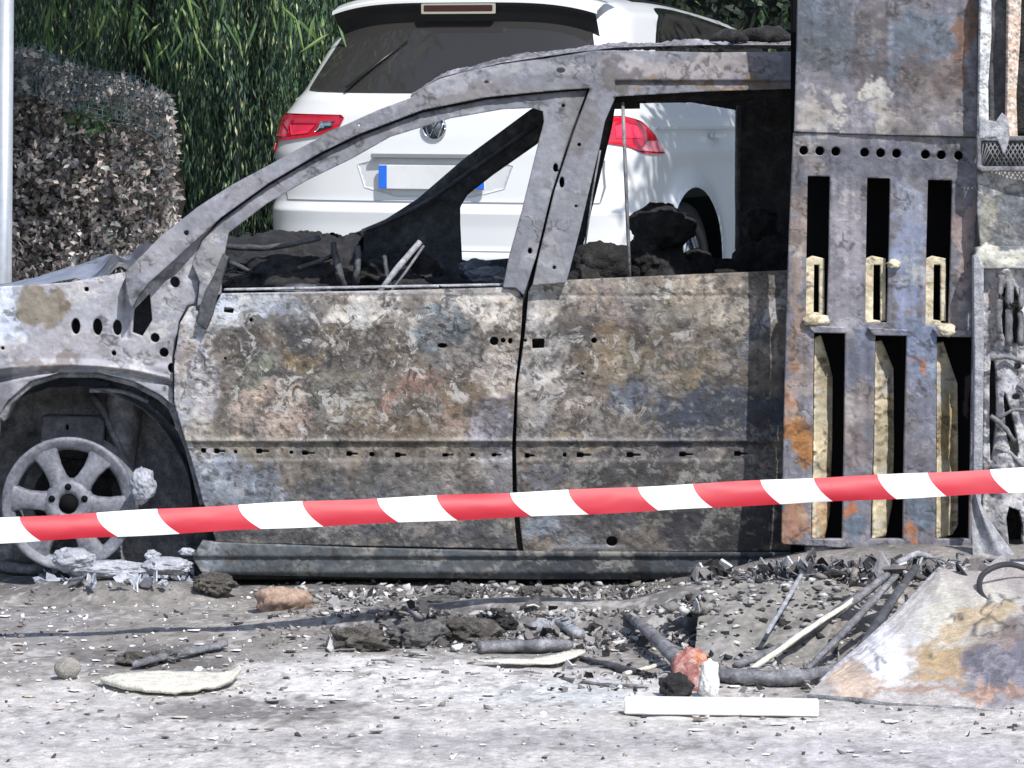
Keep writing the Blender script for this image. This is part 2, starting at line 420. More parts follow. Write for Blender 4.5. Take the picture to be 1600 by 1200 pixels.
# --- front door
fd_zones = [(610, 650, 150, 50, (104, 88, 70), .7), (520, 545, 110, 34, (92, 82, 66), .7), (700, 620, 60, 60, (104, 90, 74), .7), (440, 500, 90, 22, (66, 66, 70), .7), (300, 590, 34, 150, (172, 172, 180)), (290, 560, 14, 70, (176, 160, 146), .7), (335, 492, 60, 34, (176, 180, 188)), (430, 480, 60, 24, (128, 132, 140)), (568, 484, 50, 34, (176, 172, 166)), (690, 512, 46, 34, (92, 102, 108)),
            (770, 484, 56, 32, (178, 170, 160)), (775, 585, 40, 50, (168, 158, 152)), (770, 660, 34, 36, (132, 128, 136)), (475, 565, 44, 18, (162, 138, 98), .8), (396, 588, 26, 30, (112, 116, 102)), (648, 600, 30, 30, (120, 92, 80), .7),
            (610, 628, 20, 14, (124, 90, 76), .5), (425, 640, 60, 40, (168, 152, 142), .85), (385, 540, 34, 30, (74, 70, 70), .8), (520, 560, 60, 40, (80, 76, 74), .6), (540, 620, 60, 40, (122, 118, 108), .8), (470, 530, 30, 20, (70, 70, 74), .7),
            (710, 560, 40, 30, (86, 82, 84), .6), (590, 570, 20, 60, (88, 78, 70), .6), (360, 755, 80, 60, (134, 140, 150), .9), (560, 770, 120, 40, (96, 94, 92), .8), (480, 800, 200, 40, (104, 108, 114), .6), (720, 745, 90, 34, (108, 104, 100), .7), (780, 750, 30, 60, (132, 130, 134), .8),
            (560, 840, 300, 22, (82, 82, 86), .9), (560, 705, 250, 9, (112, 106, 96), .7), (340, 680, 70, 14, (140, 132, 118), .7)]
def amask(x, y, regs, base=.1):
    a = np.full(len(x), base); n = (fbm(x/45, y/40, 4, 77)-.5)*1.4
    for cx, cy, rx, ry, v in regs:
        d = np.sqrt(((x-cx)/rx)**2+((y-cy)/ry)**2)+n; a = np.maximum(a, v*(1-sstep(.75, 1.1, d)))
    return a[:, None]
def fd_col(x, y):
    c = zones(x, y, (118, 111, 104), fd_zones, 1, flake=.45, pit=.6, seed=1, K=1.18, mott=.46, hue=.10)
    ridge = np.exp(-((y-688)/2.5)**2)*.5
    c = c*(1-ridge[:, None])+lin((150, 144, 136))*ridge[:, None]
    edge = np.exp(-((y-457)/3.5)**2)*.6
    return np.concatenate([c*(1-edge[:, None])+lin((176, 176, 180))*edge[:, None], amask(x, y, [(560, 590, 270, 120, 1.15), (640, 500, 200, 60, .8), (340, 520, 60, 60, .6)])], 1)
fd_out = [(340, 470), (345, 459), (580, 455), (808, 449), (817, 470), (814, 520), (805, 600), (800, 700), (801, 780), (808, 858), (560, 853), (338, 848), (318, 786), (299, 717), (285, 672), (272, 630), (272, 570), (281, 505), (296, 480), (306, 478), (322, 514)]
fd_holes = [ell(318, 704, 4.5), slot(343, 705), ell(368, 706, 3), slot(410, 705, 10, 4), ell(455, 707, 3.2), slot(482, 708, 10, 3.4), slot(550, 709), ell(581, 710, 4.5, 4), slot(626, 711), slot(700, 711, 9, 3), ell(738, 711, 4, 3.2), slot(776, 711, 8, 3),
            ell(691, 540, 8, 4), ell(772, 533, 7, 7), ell(786, 532, 4, 4), ell(797, 533, 3.4, 5), [(350, 480), (366, 482), (364, 490), (349, 488)], ell(392, 500, 3), ell(352, 560, 2.5)]
front_door = patch('front_door', fd_out, doorY, M_bodyr, car, fd_holes, 2.1, fd_col, .03, .0035, 9, 1)
patch('inner_panel', [(350, 475), (800, 465), (795, 840), (345, 835), (310, 700), (300, 600)], .09, M_soot, front_door, step=30, thick=.02)
patch('door_seal', [(350, 451), (798, 443), (800, 447), (349, 455)], .07, M_ash, front_door, step=5, thick=.03, relief=.004)
# --- rear door
rd_zones = [(930, 540, 100, 60, (96, 82, 66), .7), (960, 640, 80, 60, (84, 74, 66), .7), (845, 570, 36, 130, (150, 145, 140)), (862, 462, 40, 34, (160, 156, 152), .8), (1060, 465, 150, 34, (138, 130, 118), .8), (1180, 465, 60, 34, (100, 94, 90), .8), (1140, 490, 30, 40, (160, 154, 144), .6), (960, 480, 60, 30, (106, 98, 96), .8), (890, 510, 34, 22, (78, 72, 72), .8),
            (1060, 575, 90, 30, (138, 124, 102), .8), (1110, 660, 110, 40, (64, 70, 80), .9), (960, 560, 50, 40, (132, 122, 106), .7), (870, 600, 24, 26, (180, 176, 174), .7), (935, 650, 60, 50, (112, 104, 98), .7), (985, 622, 34, 24, (98, 104, 114), .9), (1130, 645, 120, 52, (66, 72, 84), .97),
            (1180, 535, 34, 32, (84, 88, 98), .9), (1200, 560, 20, 26, (140, 130, 116), .6), (1195, 670, 20, 30, (62, 56, 60), .7), (900, 690, 60, 8, (140, 128, 112), .6), (1040, 706, 200, 12, (84, 82, 86), .8), (1040, 745, 210, 30, (74, 72, 72), .9), (1080, 740, 40, 14, (112, 104, 96), .6),
            (850, 760, 40, 30, (112, 112, 118), .8), (1120, 820, 130, 50, (62, 62, 68), .9), (870, 830, 50, 26, (116, 120, 126), .9), (940, 820, 60, 26, (92, 92, 98), .8)]
def rd_col(x, y):
    c = zones(x, y, (112, 104, 96), rd_zones, 1.1, flake=.4, pit=.55, seed=3, K=1.24, mott=.42, hue=.10)
    dark = sstep(560, 620, y+.0*x)*(x > 1000)*1.0
    m = np.exp(-((y-854)/3.0)**2)*sstep(845, 870, x)*(1-sstep(940, 1000, x))*.7+np.exp(-((y-688)/2.2)**2)*.4*(x < 1060)
    return np.concatenate([c*(1-m[:, None])+lin((150, 152, 158))*m[:, None], amask(x, y, [(930, 560, 130, 140, .95), (1080, 490, 170, 60, .9), (1030, 745, 160, 34, .5)], .08)], 1)
rd_out = [(826, 455), (834, 441), (884, 438), (1060, 430), (1250, 422), (1250, 860), (1100, 862), (818, 864), (808, 780), (806, 700), (809, 600), (819, 530), (824, 480)]
rd_holes = [slot(828, 712, 8), ell(882, 711, 3.4), slot(912, 711, 11, 4), slot(990, 711, 11, 4), slot(1072, 710, 11, 4), slot(1158, 709, 11, 4), [(831, 530), (851, 529), (850, 544), (832, 545)], ell(928, 532, 4.5), ell(821, 532, 2.5), ell(956, 846, 9, 8), ell(910, 584, 2.5)]
rear_door = patch('rear_door', rd_out, doorY, M_bodyr, car, rd_holes, 2.1, rd_col, .03, .0032, 10, 3)
patch('inner_panel', [(835, 455), (1240, 440), (1240, 850), (825, 850)], .09, M_soot, rear_door, step=30, thick=.02)
# --- window frames of the doors, pillars, roof rail
up_zones = [(430, 300, 200, 30, (146, 144, 152), .6), (760, 150, 120, 14, (126, 120, 122), .7), (560, 200, 80, 20, (120, 118, 124), .7), (330, 400, 26, 60, (150, 148, 150), .7), (700, 130, 60, 16, (158, 158, 166), .8), (845, 108, 70, 16, (158, 158, 164), .8),
            (1080, 105, 150, 20, (160, 154, 156), .9), (1100, 132, 150, 6, (132, 112, 92), .9), (960, 120, 30, 30, (92, 86, 86), .8), (860, 220, 24, 100, (134, 136, 142), .8), (905, 190, 30, 60, (112, 110, 112), .8), (850, 400, 30, 50, (146, 146, 150), .8), (240, 400, 60, 40, (156, 156, 164), .8)]
up_col = lambda x, y: zones(x, y, (128, 130, 138), up_zones, 1.0, flake=.05, pit=.04, seed=5, K=1.42, mott=.2, hue=.05)
frame_out = [(345, 459), (308, 479), (312, 440), (300, 412), (318, 372), (345, 345), (420, 290), (500, 243), (560, 214), (660, 176), (760, 156), (850, 146), (888, 143), (918, 140), (893, 205), (862, 300), (838, 400), (818, 462), (806, 450),
             (786, 449), (795, 402), (815, 330), (841, 224), (850, 190), (848, 174), (832, 169), (785, 171), (704, 185), (610, 214), (550, 248), (480, 282), (417, 318), (357, 364), (346, 420)]
def frameY(px, py):
    return lean(px, py)+.0
wf = patch('window_frame', frame_out, lambda x, y: lean(x, y)+.012*np.exp(-((fbm(x/50, y/50, 2, 4)-.5)/.1)**2)*0.3, M_body, front_door, [ell(868, 262, 4, 7), ell(828, 392, 3.5, 5), ell(880, 165, 3), ell(322, 470, 3)], 2.1, up_col, .05, .0022, 8, 5, back=True)
rail_out = [(205, 484), (197, 455), (196, 425), (250, 370), (280, 346), (308, 324), (360, 290), (420, 258), (475, 228), (533, 198), (590, 172), (641, 153), (660, 138), (687, 123), (735, 110), (785, 100), (850, 92), (900, 84), (926, 79), (968, 79), (1040, 80), (1112, 82), (1260, 80),
            (1260, 138), (1100, 143), (962, 151), (945, 190), (938, 225), (920, 300), (906, 360), (888, 430), (884, 442), (832, 446), (842, 400), (866, 300), (897, 205), (922, 138), (888, 140), (850, 143), (760, 152), (660, 172), (560, 210), (500, 239), (420, 286), (345, 340), (312, 370), (268, 410), (230, 444), (214, 466)]
def railY(px, py):
    y = lean(px, py)-.028
    seam = ((fbm(px/200, py/200, 1, 3)-.5)*0)
    # lower flange of the roof rail tucks in
    y = y+.02*sstep(124, 130, py)*(px > 960)
    return y
b_rail = patch('body_side_frame', rail_out, railY, M_body, car, [ell(876, 110, 7, 4), ell(905, 226, 3), ell(878, 285, 4, 9), ell(900, 322, 2.5), ell(866, 418, 3), ell(291, 364, 4), ell(760, 128, 4, 2.4), ell(560, 196, 3, 2)], 2.1, up_col, .07, .0025, 8, 8, back=True)
def band(pts, h):
    up = []; dn = []
    for i, p in enumerate(pts):
        a = pts[max(i-1, 0)]; b = pts[min(i+1, len(pts)-1)]; dx, dy = b[0]-a[0], b[1]-a[1]; L = math.hypot(dx, dy)
        up.append((p[0]-dy/L*h, p[1]+dx/L*h)); dn.append((p[0]+dy/L*h, p[1]-dx/L*h))
    return up+dn[::-1]
patch('weatherstrip', band([(300, 408), (318, 368), (345, 343), (420, 288), (500, 241), (560, 212), (660, 174), (760, 154), (850, 146), (925, 140)], 10), lambda x, y: lean(x, y)+.055, M_soot, car, step=4, thick=.03)
patch('door_gap', band([(925, 120), (915, 142), (895, 205), (864, 300), (840, 400), (822, 460), (812, 530), (803, 620), (800, 700), (804, 780), (812, 866)], 24), lambda x, y: lean(x, y)+.058+0*x, M_char, car, step=4, thick=.03)
# --- roof: thin sheet, buckled, with curled flakes on it
def roof_fn(u, v):
    px = 640+u*900; Y0 = .26; Y = Y0+v*1.25
    s0 = sc(Y0); x = (px-800)/s0
    edge = np.interp(px, [640, 687, 785, 900, 966, 1112, 1600], [152, 121, 98, 81, 74, 70, 72])
    z = CAM_H-(edge-HOR)/s0
    z = z+.02*np.sin(v*math.pi)*(1-v)+(fbm(x*9, v*9, 4, 9)-.5)*.035*sstep(.0, .1, v)+(fbm(x*40, v*30, 3, 19)-.5)*.02*sstep(0, .05, v)
    return x, Y+0*u, z
surf('roof', roof_fn, 260, 60, M_body, car, colf=lambda co, u, v: zones(640+u*900, 70+v*200, (118, 116, 120), [], .8, .4, .5, 9, .8, .5))
for k, (a, b_, t, w) in enumerate([(1108, 1170, 56, 15), (1140, 1240, 54, 20), (1040, 1100, 68, 4), (935, 985, 74, 3), (985, 1035, 70, 3), (850, 905, 84, 3), (742, 800, 100, 3)]):
    Y = .35+.05*k
    p0 = Vector(P(a, t+8, Y)); p1 = Vector(P((a+b_)/2, t, Y)); p2 = Vector(P(b_, t+7, Y))
    tube('roof_flake', [p0, p0.lerp(p1, .5)+Vector((0, 0, .008)), p1, p1.lerp(p2, .5)+Vector((0, 0, .006)), p2], [.004, w/480*.8, w/480, w/480*.9, .004], M_char if k < 2 else M_soot, car, 8, 3, .25, k, .7)
# --- front wing / scuttle metal
fn_out = [(-60, 470), (-60, 452), (40, 446), (105, 442), (196, 425), (240, 384), (300, 334), (340, 344), (316, 374), (300, 412), (312, 440), (306, 474), (292, 478), (279, 503), (270, 560), (270, 628), (276, 638), (252, 618), (210, 596), (154, 582), (93, 582), (47, 596), (12, 626), (0, 646), (-4, 700), (-60, 700)]
fn_z = [(14, 486, 30, 44, (206, 212, 226), .95), (78, 474, 42, 36, (128, 119, 102), .9), (96, 470, 16, 20, (112, 100, 82), .7), (160, 480, 60, 40, (168, 168, 176), .9), (120, 540, 120, 26, (166, 164, 170), .8), (60, 562, 80, 8, (116, 104, 96), .7), (250, 470, 30, 40, (160, 160, 168), .8), (260, 580, 20, 40, (152, 150, 156), .8), (-30, 600, 40, 80, (120, 120, 128), .8),
        (272, 428, 26, 18, (96, 92, 92), .7), (225, 400, 20, 20, (150, 150, 158), .6)]
def fnY(px, py):
    y = .045-.02*sstep(560, 575, py)*(1-sstep(575, 600, py))+.015*np.exp(-((px-198)/5)**2)*(py < 530)
    y = y+.02*sstep(440, 430, py)
    y = y-.012*np.exp(-((py-(568+((px-93)/60.)**2*3))/4)**2)
    return y+.03*np.exp(-((py-(578+((px-123)/55.)**2*3))/4)**2)
front_wing = patch('front_wing', fn_out, fnY, M_body, car, [ell(118, 510, 7.5, 13), ell(152, 511, 8, 13.5), ell(183, 512, 7.5, 12.5), [(234, 458), (238, 500), (222, 526), (206, 520), (209, 484)], ell(242, 528, 7.5), ell(256, 551, 7.5), ell(268, 575, 6.5, 8), ell(273, 441, 8, 9), ell(135, 452, 4), ell(178, 552, 4), ell(4, 544, 3)], 2.1,
                   lambda x, y: zones(x, y, (158, 158, 166), fn_z, 1.1, .08, .1, 12, 1.15, .2, .04), .04, .0025, 9, 12)
patch('inner_wing', [(-60, 455), (190, 440), (300, 430), (285, 500), (262, 600), (210, 590), (0, 600), (-60, 640)], .16, M_soot, front_wing, step=20, thick=.02)
patch('wing_edge', [(-10, 644), (2, 640), (12, 624), (47, 596), (93, 582), (154, 582), (210, 596), (252, 618), (276, 638), (300, 700), (322, 786), (312, 790), (290, 705), (264, 640), (246, 624), (208, 604), (154, 590), (93, 590), (50, 604), (18, 632), (6, 660)], .06, M_greym, front_wing, step=3, thick=.16, relief=.004)
patch('mirror_mount', [(348, 396), (357, 402), (340, 460), (333, 490), (321, 516), (308, 505), (312, 480), (322, 452), (334, 430)], -.03, M_soot, front_door, step=3, thick=.03, relief=.006, back=True)
# --- bonnet
def hood_fn(u, v):
    px = -300+u*540
    zn = np.interp(px, [-300, -100, 0, 100, 200, 240], [.80, .935, .968, 1.0, 1.035, 1.04])
    zf = np.interp(px, [-300, -100, 0, 95, 150, 232], [.78, .90, .936, 1.016, 1.01, 1.04])
    x = (px-800)/sc(.05)
    Y = .07+v*1.5
    z = zn*(1-v)+zf*v+.01*np.sin(v*3.14)
    crump = sstep(105, 150, px)*(.02*np.sin(px/13+v*9)+(fbm(px/30, v*7, 3, 22)-.5)*.07)
    z = z+crump+(fbm(px/60, v*4, 3, 21)-.5)*.015
    return x, Y+0*u, z
surf('bonnet', hood_fn, 130, 60, M_body, car, colf=lambda co, u, v: zones(-300+u*540, v*260, (134, 140, 156), [(200, 100, 60, 200, (72, 72, 78), .9)], 1.2, .08, .12, 23, 1.2, .25, .04))
# --- sill
sill_out = [(300, 872), (315, 846), (345, 848), (560, 856), (812, 862), (1250, 864), (1250, 906), (820, 905), (560, 902), (360, 898), (322, 905)]
sill_z = [(325, 880, 22, 30, (120, 124, 128), .8), (560, 880, 200, 24, (80, 86, 90), .7), (480, 885, 30, 14, (112, 116, 116), .7), (1000, 885, 220, 30, (56, 60, 66), .95), (1000, 885, 22, 14, (28, 28, 30), .7), (760, 880, 60, 14, (80, 84, 88), .8)]
patch('sill', sill_out, lambda x, y: .025+.012*sstep(868, 874, y)+.02*sstep(892, 906, y), M_body, car, [], 2.2, lambda x, y: zones(x, y, (86, 90, 94), sill_z, .9, .15, .3, 31, 1.1, .25), .05, .003, 9, 31)
box('underbody', (P(300, 0, 0)[0], P(1250, 0, 0)[0], .08, 1.6, .02, .1), M_char, car)
# --- rear quarter hidden behind the steel panel
patch('rear_quarter', [(1250, 422), (1500, 420), (1500, 864), (1250, 864)], doorY, M_bodyr, car, [], 6, lambda x, y: zones(x, y, (80, 78, 78), [], 1, .3, .3, 41, .8), .04, .003, 9, 41)
patch('rear_frame', [(1250, 80), (1480, 86), (1510, 430), (1470, 430), (1440, 140), (1250, 138)], lambda x, y: lean(x, y)-.02, M_body, car, [], 6, up_col, .06, 0, back=True)
# --- wheel well, axle, wheel without tyre
patch('wheel_well', [(-80, 560), (290, 560), (335, 905), (-80, 905)], .42, M_greym, car, step=6, thick=.03, relief=.03, rscale=40, seed=44)
def arch_fn(u, v):
    t = math.pi*(1.02-u*1.04); cx, cz, _ = 0, 0, 0
    X0 = (118-800)/sc(.3); Z0 = CAM_H-(785-HOR)/sc(.3)
    return X0+np.cos(t)*.405, .1+v*.45, Z0+np.sin(t)*.40+(fbm(u*14, v*5, 3, 45)-.5)*.03
surf('wheel_arch', arch_fn, 40, 14, M_greym, car)
tube('strut', [P(196, 600, .34), P(192, 660, .34), P(186, 745, .34)], [.055, .06, .05], M_greym, car, 12, 3, .05)
tube('suspension_arm', [P(215, 770, .25), P(160, 640, .3), P(142, 612, .34)], .012, M_greym, car, 8)
tube('suspension_arm', [P(140, 610, .12), P(190, 612, .12), P(232, 628, .12)], .008, M_greym, car, 8, 3)
tube('axle_stub', [P(107, 790, .12), P(107, 790, .45)], .07, M_soot, car, 16)
patch('brake_caliper', [(64, 652), (70, 650), (155, 652), (162, 660), (160, 700), (140, 720), (80, 716), (64, 705)], .22, M_soot, car, [ell(105, 668, 3, 5)], 4, thick=.08, relief=.008, seed=46)
WX, WZ = -(800-107)/sc(.05), CAM_H-(787-HOR)/sc(.05)
wheel = empty('wheel'); wheel.parent = car
wheel.location = (WX, .05, WZ)
def lathe(name, prof, mat, parent, n=64):
    prof = np.array(prof); k = len(prof)
    t = np.linspace(0, 2*math.pi, n, endpoint=False)
    V = np.stack([np.outer(np.cos(t), prof[:, 0]).ravel(), np.tile(prof[:, 1], n), np.outer(np.sin(t), prof[:, 0]).ravel()], 1)
    F = [(i*k+j, ((i+1) % n)*k+j, ((i+1) % n)*k+j+1, i*k+j+1) for i in range(n) for j in range(k-1)]
    return mesh_obj(name, V, F, mat, parent)
lathe('rim', [(.186, .0), (.205, -.012), (.216, -.014), (.219, -.004), (.214, .006), (.205, .012), (.2, .02), (.192, .07), (.178, .1), (.178, .14), (.2, .19), (.213, .2), (.213, .205), (.196, .205), (.17, .14), (.17, .1), (.184, .06), (.18, .018), (.176, .006), (.186, .0)], M_rim, wheel)
lathe('hub', [(.0, .02), (.028, .018), (.034, -.004), (.05, -.012), (.075, -.006), (.082, .01), (.08, .05), (.0, .05)], M_rim, wheel, 40)
lathe('brake_disc', [(.0, .115), (.13, .115), (.132, .125), (.13, .135), (0, .135)], M_char, wheel, 40)
for k in range(6):
    a = R(115+60*k)
    bm = bmesh.new()
    prof = [(.06, .074, .0), (.09, .058, -.004), (.13, .058, -.006), (.165, .074, -.004), (.19, .105, .002)]
    rows = []
    for (r_, w_, y_) in prof:
        row = []
        for (dy, ws) in ((.03, 1.05), (y_+.006, 1.0), (y_-.002, .8), (y_-.002, -.8), (y_+.006, -1.0), (.03, -1.05)):
            l = w_*.5*ws*1.0
            row.append(bm.verts.new((math.cos(a)*r_-math.sin(a)*l, dy, math.sin(a)*r_+math.cos(a)*l)))
        rows.append(row)
    for i in range(len(rows)-1):
        for j in range(5): bm.faces.new((rows[i][j], rows[i][j+1], rows[i+1][j+1], rows[i+1][j]))
    bmesh.ops.recalc_face_normals(bm, faces=bm.faces)
    me = bpy.data.meshes.new('spoke'); bm.to_mesh(me); bm.free(); me.materials.append(M_rim)
    for p in me.polygons: p.use_smooth = True
    o = bpy.data.objects.new('spoke', me); C.objects.link(o); o.parent = wheel
M_hole = mat_plain('hole_black', (.01, .01, .011), 1.0, spec=.0)  # matte black stands in for the darkness inside holes and slots
for k in range(5):
    a = R(90+72*k)
    V, F = tube_vf([(math.cos(a)*.056, -.014, math.sin(a)*.056), (math.cos(a)*.056, .0, math.sin(a)*.056)], .011, 12)
    mesh_obj('bolt_hole', V, F, M_hole, wheel)
V, F = tube_vf([(0, -.006, 0), (0, .02, 0)], .03, 20); mesh_obj('centre_bore', V, F, M_hole, wheel)
# --- inside of the car and its far side
FY = 1.55
patch('far_pillar', [(561, 369), (610, 338), (652, 311), (725, 248), (790, 200), (829, 171), (850, 160), (880, 150), (1000, 150), (1000, 170), (880, 172), (850, 195), (841, 224), (771, 273), (730, 305), (719, 324), (719, 350), (722, 408), (718, 470), (556, 470)], FY, M_soot, car, [], 4, None, .05, .008, 14, 60, back=True)
tube('pillar_seam', [P(566, 362, FY-.03), P(655, 322, FY-.03), P(735, 268, FY-.03), P(840, 195, FY-.03)], .010, M_soot, car, 6, 3, .2)
far_door = patch('far_door', [(330, 400), (420, 372), (560, 372), (720, 406), (735, 410), (800, 404), (880, 412), (930, 430), (1160, 420), (1260, 420), (1260, 840), (330, 840)], FY+.02, M_soot, car, [], 8, None, .05, .02, 30, 61)
patch('far_rear_frame', [(946, 150), (1260, 138), (1260, 430), (1152, 430), (1149, 300), (1150, 172), (1080, 160), (962, 162), (956, 200), (900, 430), (870, 430), (920, 200)], FY, M_soot, car, [], 5, None, .05, .01, 20, 62, back=True)
tube('door_rail', [P(1154, 165, FY-.04), P(1152, 390, FY-.04)], .009, M_greym, car, 6)
tube('roof_lining', [P(960, 150, .32), P(1100, 146, .32), P(1245, 141, .32)], [.02, .026, .024], M_char, car, 8, 5, .3)
tube('window_channel', [P(973, 160, .2), P(977, 260, .15), P(984, 432, .08)], .006, M_greym, car, 6)
tube('window_channel', [P(938, 235, .2), P(926, 300, .18), P(914, 385, .12)], .0035, M_greym, car, 6)
dash = rock('dashboard', Vector(P(440, 435, .9)), (.27, .55, .16), M_char, car, 5, .35, 2.6, 70)
rock('dashboard_core', Vector(P(620, 440, 1.0)), (.17, .3, .12), M_char, car, 5, .5, 3.0, 71)
def bridge(name, a, b, Y0, Y1, mat, seed):
    """lumpy charred shelf with a ragged top"""
    (x0, y0), (x1, y1) = a, b
    def fn(u, v):
        Y = Y0+(Y1-Y0)*np.minimum(v*1.6, 1.0)*1.0
        px = x0+(x1-x0)*u; top = y0+(y1-y0)*u
        s = sc(Y1); z = CAM_H-(top-HOR)/s-(1-np.minimum(v*1.6, 1))*.03-.0*v
        z = z+(fbm(u*12, v*6, 5, seed)-.5)*.08-.5*np.clip(v-.85, 0, 1)
        return (px-800)/sc((Y0+Y1)/2)+0*v, Y+(fbm(u*15, v*9, 4, seed+1)-.5)*.12, z-.35*(1-sstep(0, .28, v))
    return surf(name, fn, 90, 50, mat, car)
bridge('scuttle', (300, 372), (560, 366), .35, 1.4, M_char, 72)
rod = tube('steering_rod', [P(583, 470, .2), P(620, 420, .24), P(656, 378, .3)], [.009, .011, .010], M_ash, car, 8)
tube('steering_rod', [P(600, 470, .2), P(636, 422, .25), P(662, 384, .3)], [.004, .005, .005], M_greym, car, 6)
def seat(name, lumps, seed):
    e = empty(name); e.parent = car
    for i, (px, py, rx, ry, Y) in enumerate(lumps):
        s = sc(Y); rock('padding', P(px, py, Y), (rx/s, ry/s*1.2, ry/s), M_char, e, 4, .45, 2.4, seed+i, ridge=False)
    return e
seat('front_seat', [(1035, 355, 50, 34, .7), (1030, 430, 54, 50, .72), (1085, 420, 30, 30, .8), (1010, 400, 28, 30, .66)], 80)
seat('front_seat', [(942, 412, 44, 34, .55), (930, 460, 60, 50, .55)], 90)
seat('rear_seat', [(1190, 352, 30, 30, 1.1), (1180, 420, 50, 40, 1.0), (1120, 430, 50, 26, .9), (1215, 410, 40, 40, .95)], 96)
for i, (px, py, rx, ry, Y, m) in enumerate([(470, 456, 44, 12, .3, M_soot), (770, 432, 36, 16, 1.2, M_ash), (745, 420, 26, 14, 1.3, M_greym), (790, 438, 26, 14, .9, M_greym), (700, 448, 40, 16, .7, M_char), (640, 450, 40, 14, .6, M_char)]):
    rock('charred_remnant', P(px, py, Y), (rx/sc(Y), .06, ry/sc(Y)), m, car, 4, .6, 2.2, 100+i)
for i, (x0, y0, x1, y1, w) in enumerate([(350, 385, 500, 372, 5), (380, 430, 520, 400, 4), (360, 410, 470, 440, 4), (520, 380, 540, 455, 6), (560, 385, 555, 455, 5), (600, 400, 612, 455, 4)]):
    tube('wiring_loom', [P(x0, y0, .5), P((x0+x1)/2, (y0+y1)/2+8, .45), P(x1, y1, .5)], w/480, M_soot, car, 6, 5, .35, i)
# ================================================================== WHITE SUV
suv = empty('white_suv', 'white SUV parked behind the burnt car, its rear with red tail lights towards us', 'car')
YAW = R(22); SF = Vector((math.sin(YAW), math.cos(YAW), 0)); SR = Vector((math.cos(YAW), -math.sin(YAW), 0))
SO = Vector((-.372, 5.0, .38))
PP, A_ = 3.4, .42
th = np.linspace(0, math.pi/2, 400)
tv = np.sin(th)**(2/PP)*.92; tu = (1-np.cos(th)**(2/PP))*A_
tq = np.concatenate([[0], np.cumsum(np.hypot(np.diff(tv), np.diff(tu)))]); LQ = tq[-1]
zR = [.18, .30, .345, .36, .47, .50, .60, .66, .70, .72, .90, .93, 1.0, 1.10, 1.17, 1.21, 1.56, 1.60, 1.64]
rR = [.10, .04, .03, .015, .005, .03, .028, .02, .045, .05, .055, .055, .06, .075, .10, .135, .42, .44, .50]
zW = [.18, .35, .6, .85, .92, 1.0, 1.08, 1.14, 1.21, 1.56, 1.62, 1.64]
wW = [.86, .91, .92, .915, .925, .905, .89, .845, .80, .70, .62, .55]
zU = [.18, .5, .8, .95, 1.05, 1.2, 1.56, 1.64]
uU = [4.25, 4.4, 4.35, 4.2, 3.4, 3.1, 2.5, 2.2]
def s_surf(a, z, off=0.0):
    a = np.asarray(a, float); z = np.asarray(z, float)
    q = np.abs(a); sg = np.sign(a); w = np.interp(z, zW, wW); r = np.interp(z, zR, rR); uf = np.interp(z, zU, uU)
    vn_ = np.interp(q, tq, tv)/.92; un = np.interp(q, tq, tu)
    v = w*vn_; u = r+un+np.maximum(q-LQ, 0)
    # plate recess on the tailgate
    nv = np.clip(vn_, 0, 1)**6; nu = 1-nv
    v = v+off*nv; u = u-off*nu
    z = z-.13*sstep(1.0, 3.2, u)*sstep(1.15, 1.4, z)
    m = u > uf; u = np.minimum(u, uf)
    return u, v*sg, z
def s_world(u, v, z):
    return np.stack([SO.x+SF.x*u+SR.x*v, SO.y+SF.y*u+SR.y*v, SO.z+z], 1)
M_paint = mat_plain('white_car_paint', (.78, .79, .80), .22, 0, .6, .02, 3)
M_bl = mat_plain('black_trim', (.015, .016, .018), .35)
M_red = mat_plain('red_lamp_glass', (.55, .01, .03), .12, 0, .8, .1, 30)
M_red2 = mat_plain('bright_red_lamp', (.85, .03, .08), .15, 0, .8, .05, 30)
M_pink = mat_plain('pale_red_lens', (.75, .25, .3), .15, 0, .8, .05, 30)
M_chr = mat_plain('chrome', (.7, .71, .73), .12, 1.0)
M_gl, ntg, bg = newmat('tinted_glass'); bg.inputs['Base Color'].default_value = (.035, .033, .032, 1); bg.inputs['Roughness'].default_value = .04; bg.inputs['Specular IOR Level'].default_value = .6
M_sh = mat_plain('grey_shut_line', (.22, .23, .25), .5)
# shell
zs = np.array(sorted(set(list(np.linspace(.2, 1.64, 96))+[.345, .36, .66, .70])))
qs = np.concatenate([np.linspace(0, LQ, 60), LQ+np.linspace(0, 4.1, 150)[1:]])
aa = np.concatenate([-qs[::-1], qs[1:]])
AA, ZZ = np.meshgrid(aa, zs, indexing='ij'); na, nz_ = AA.shape
u, v, z = s_surf(AA.ravel(), ZZ.ravel())
zc = ZZ.ravel()
WU, WH, WR = .93, .36, .40
i, j = np.meshgrid(np.arange(na-1), np.arange(nz_-1), indexing='ij'); i = i.ravel(); j = j.ravel()
a0 = i*nz_+j; F = np.stack([a0, a0+nz_, a0+nz_+1, a0+1], 1)
cu = u[F].mean(1); cz = z[F].mean(1); cq = np.abs(AA.ravel()[F]).mean(1)
kill = np.zeros(len(F), bool)
for wu in (WU, WU+2.6): kill |= (np.hypot(cu-wu, cz-WH) < WR) & (cq > LQ*.95)
F = F[~kill]
for wu in (WU, WU+2.6):
    d = np.hypot(u-wu, z-WH); m = (np.abs(d-WR) < .028) & (np.abs(AA.ravel()) > LQ)
    u[m] = wu+(u[m]-wu)/d[m]*WR; z[m] = WH+(z[m]-WH)/d[m]*WR
# flared arches
for wu in (WU,):
    d = np.hypot(u-wu, z-WH); m = np.abs(AA.ravel()) > LQ*.9
    v = v+np.sign(v)*.025*np.exp(-((d-WR)/.07)**2)*m
mesh_obj('body', s_world(u, v, z), F, M_paint, suv)
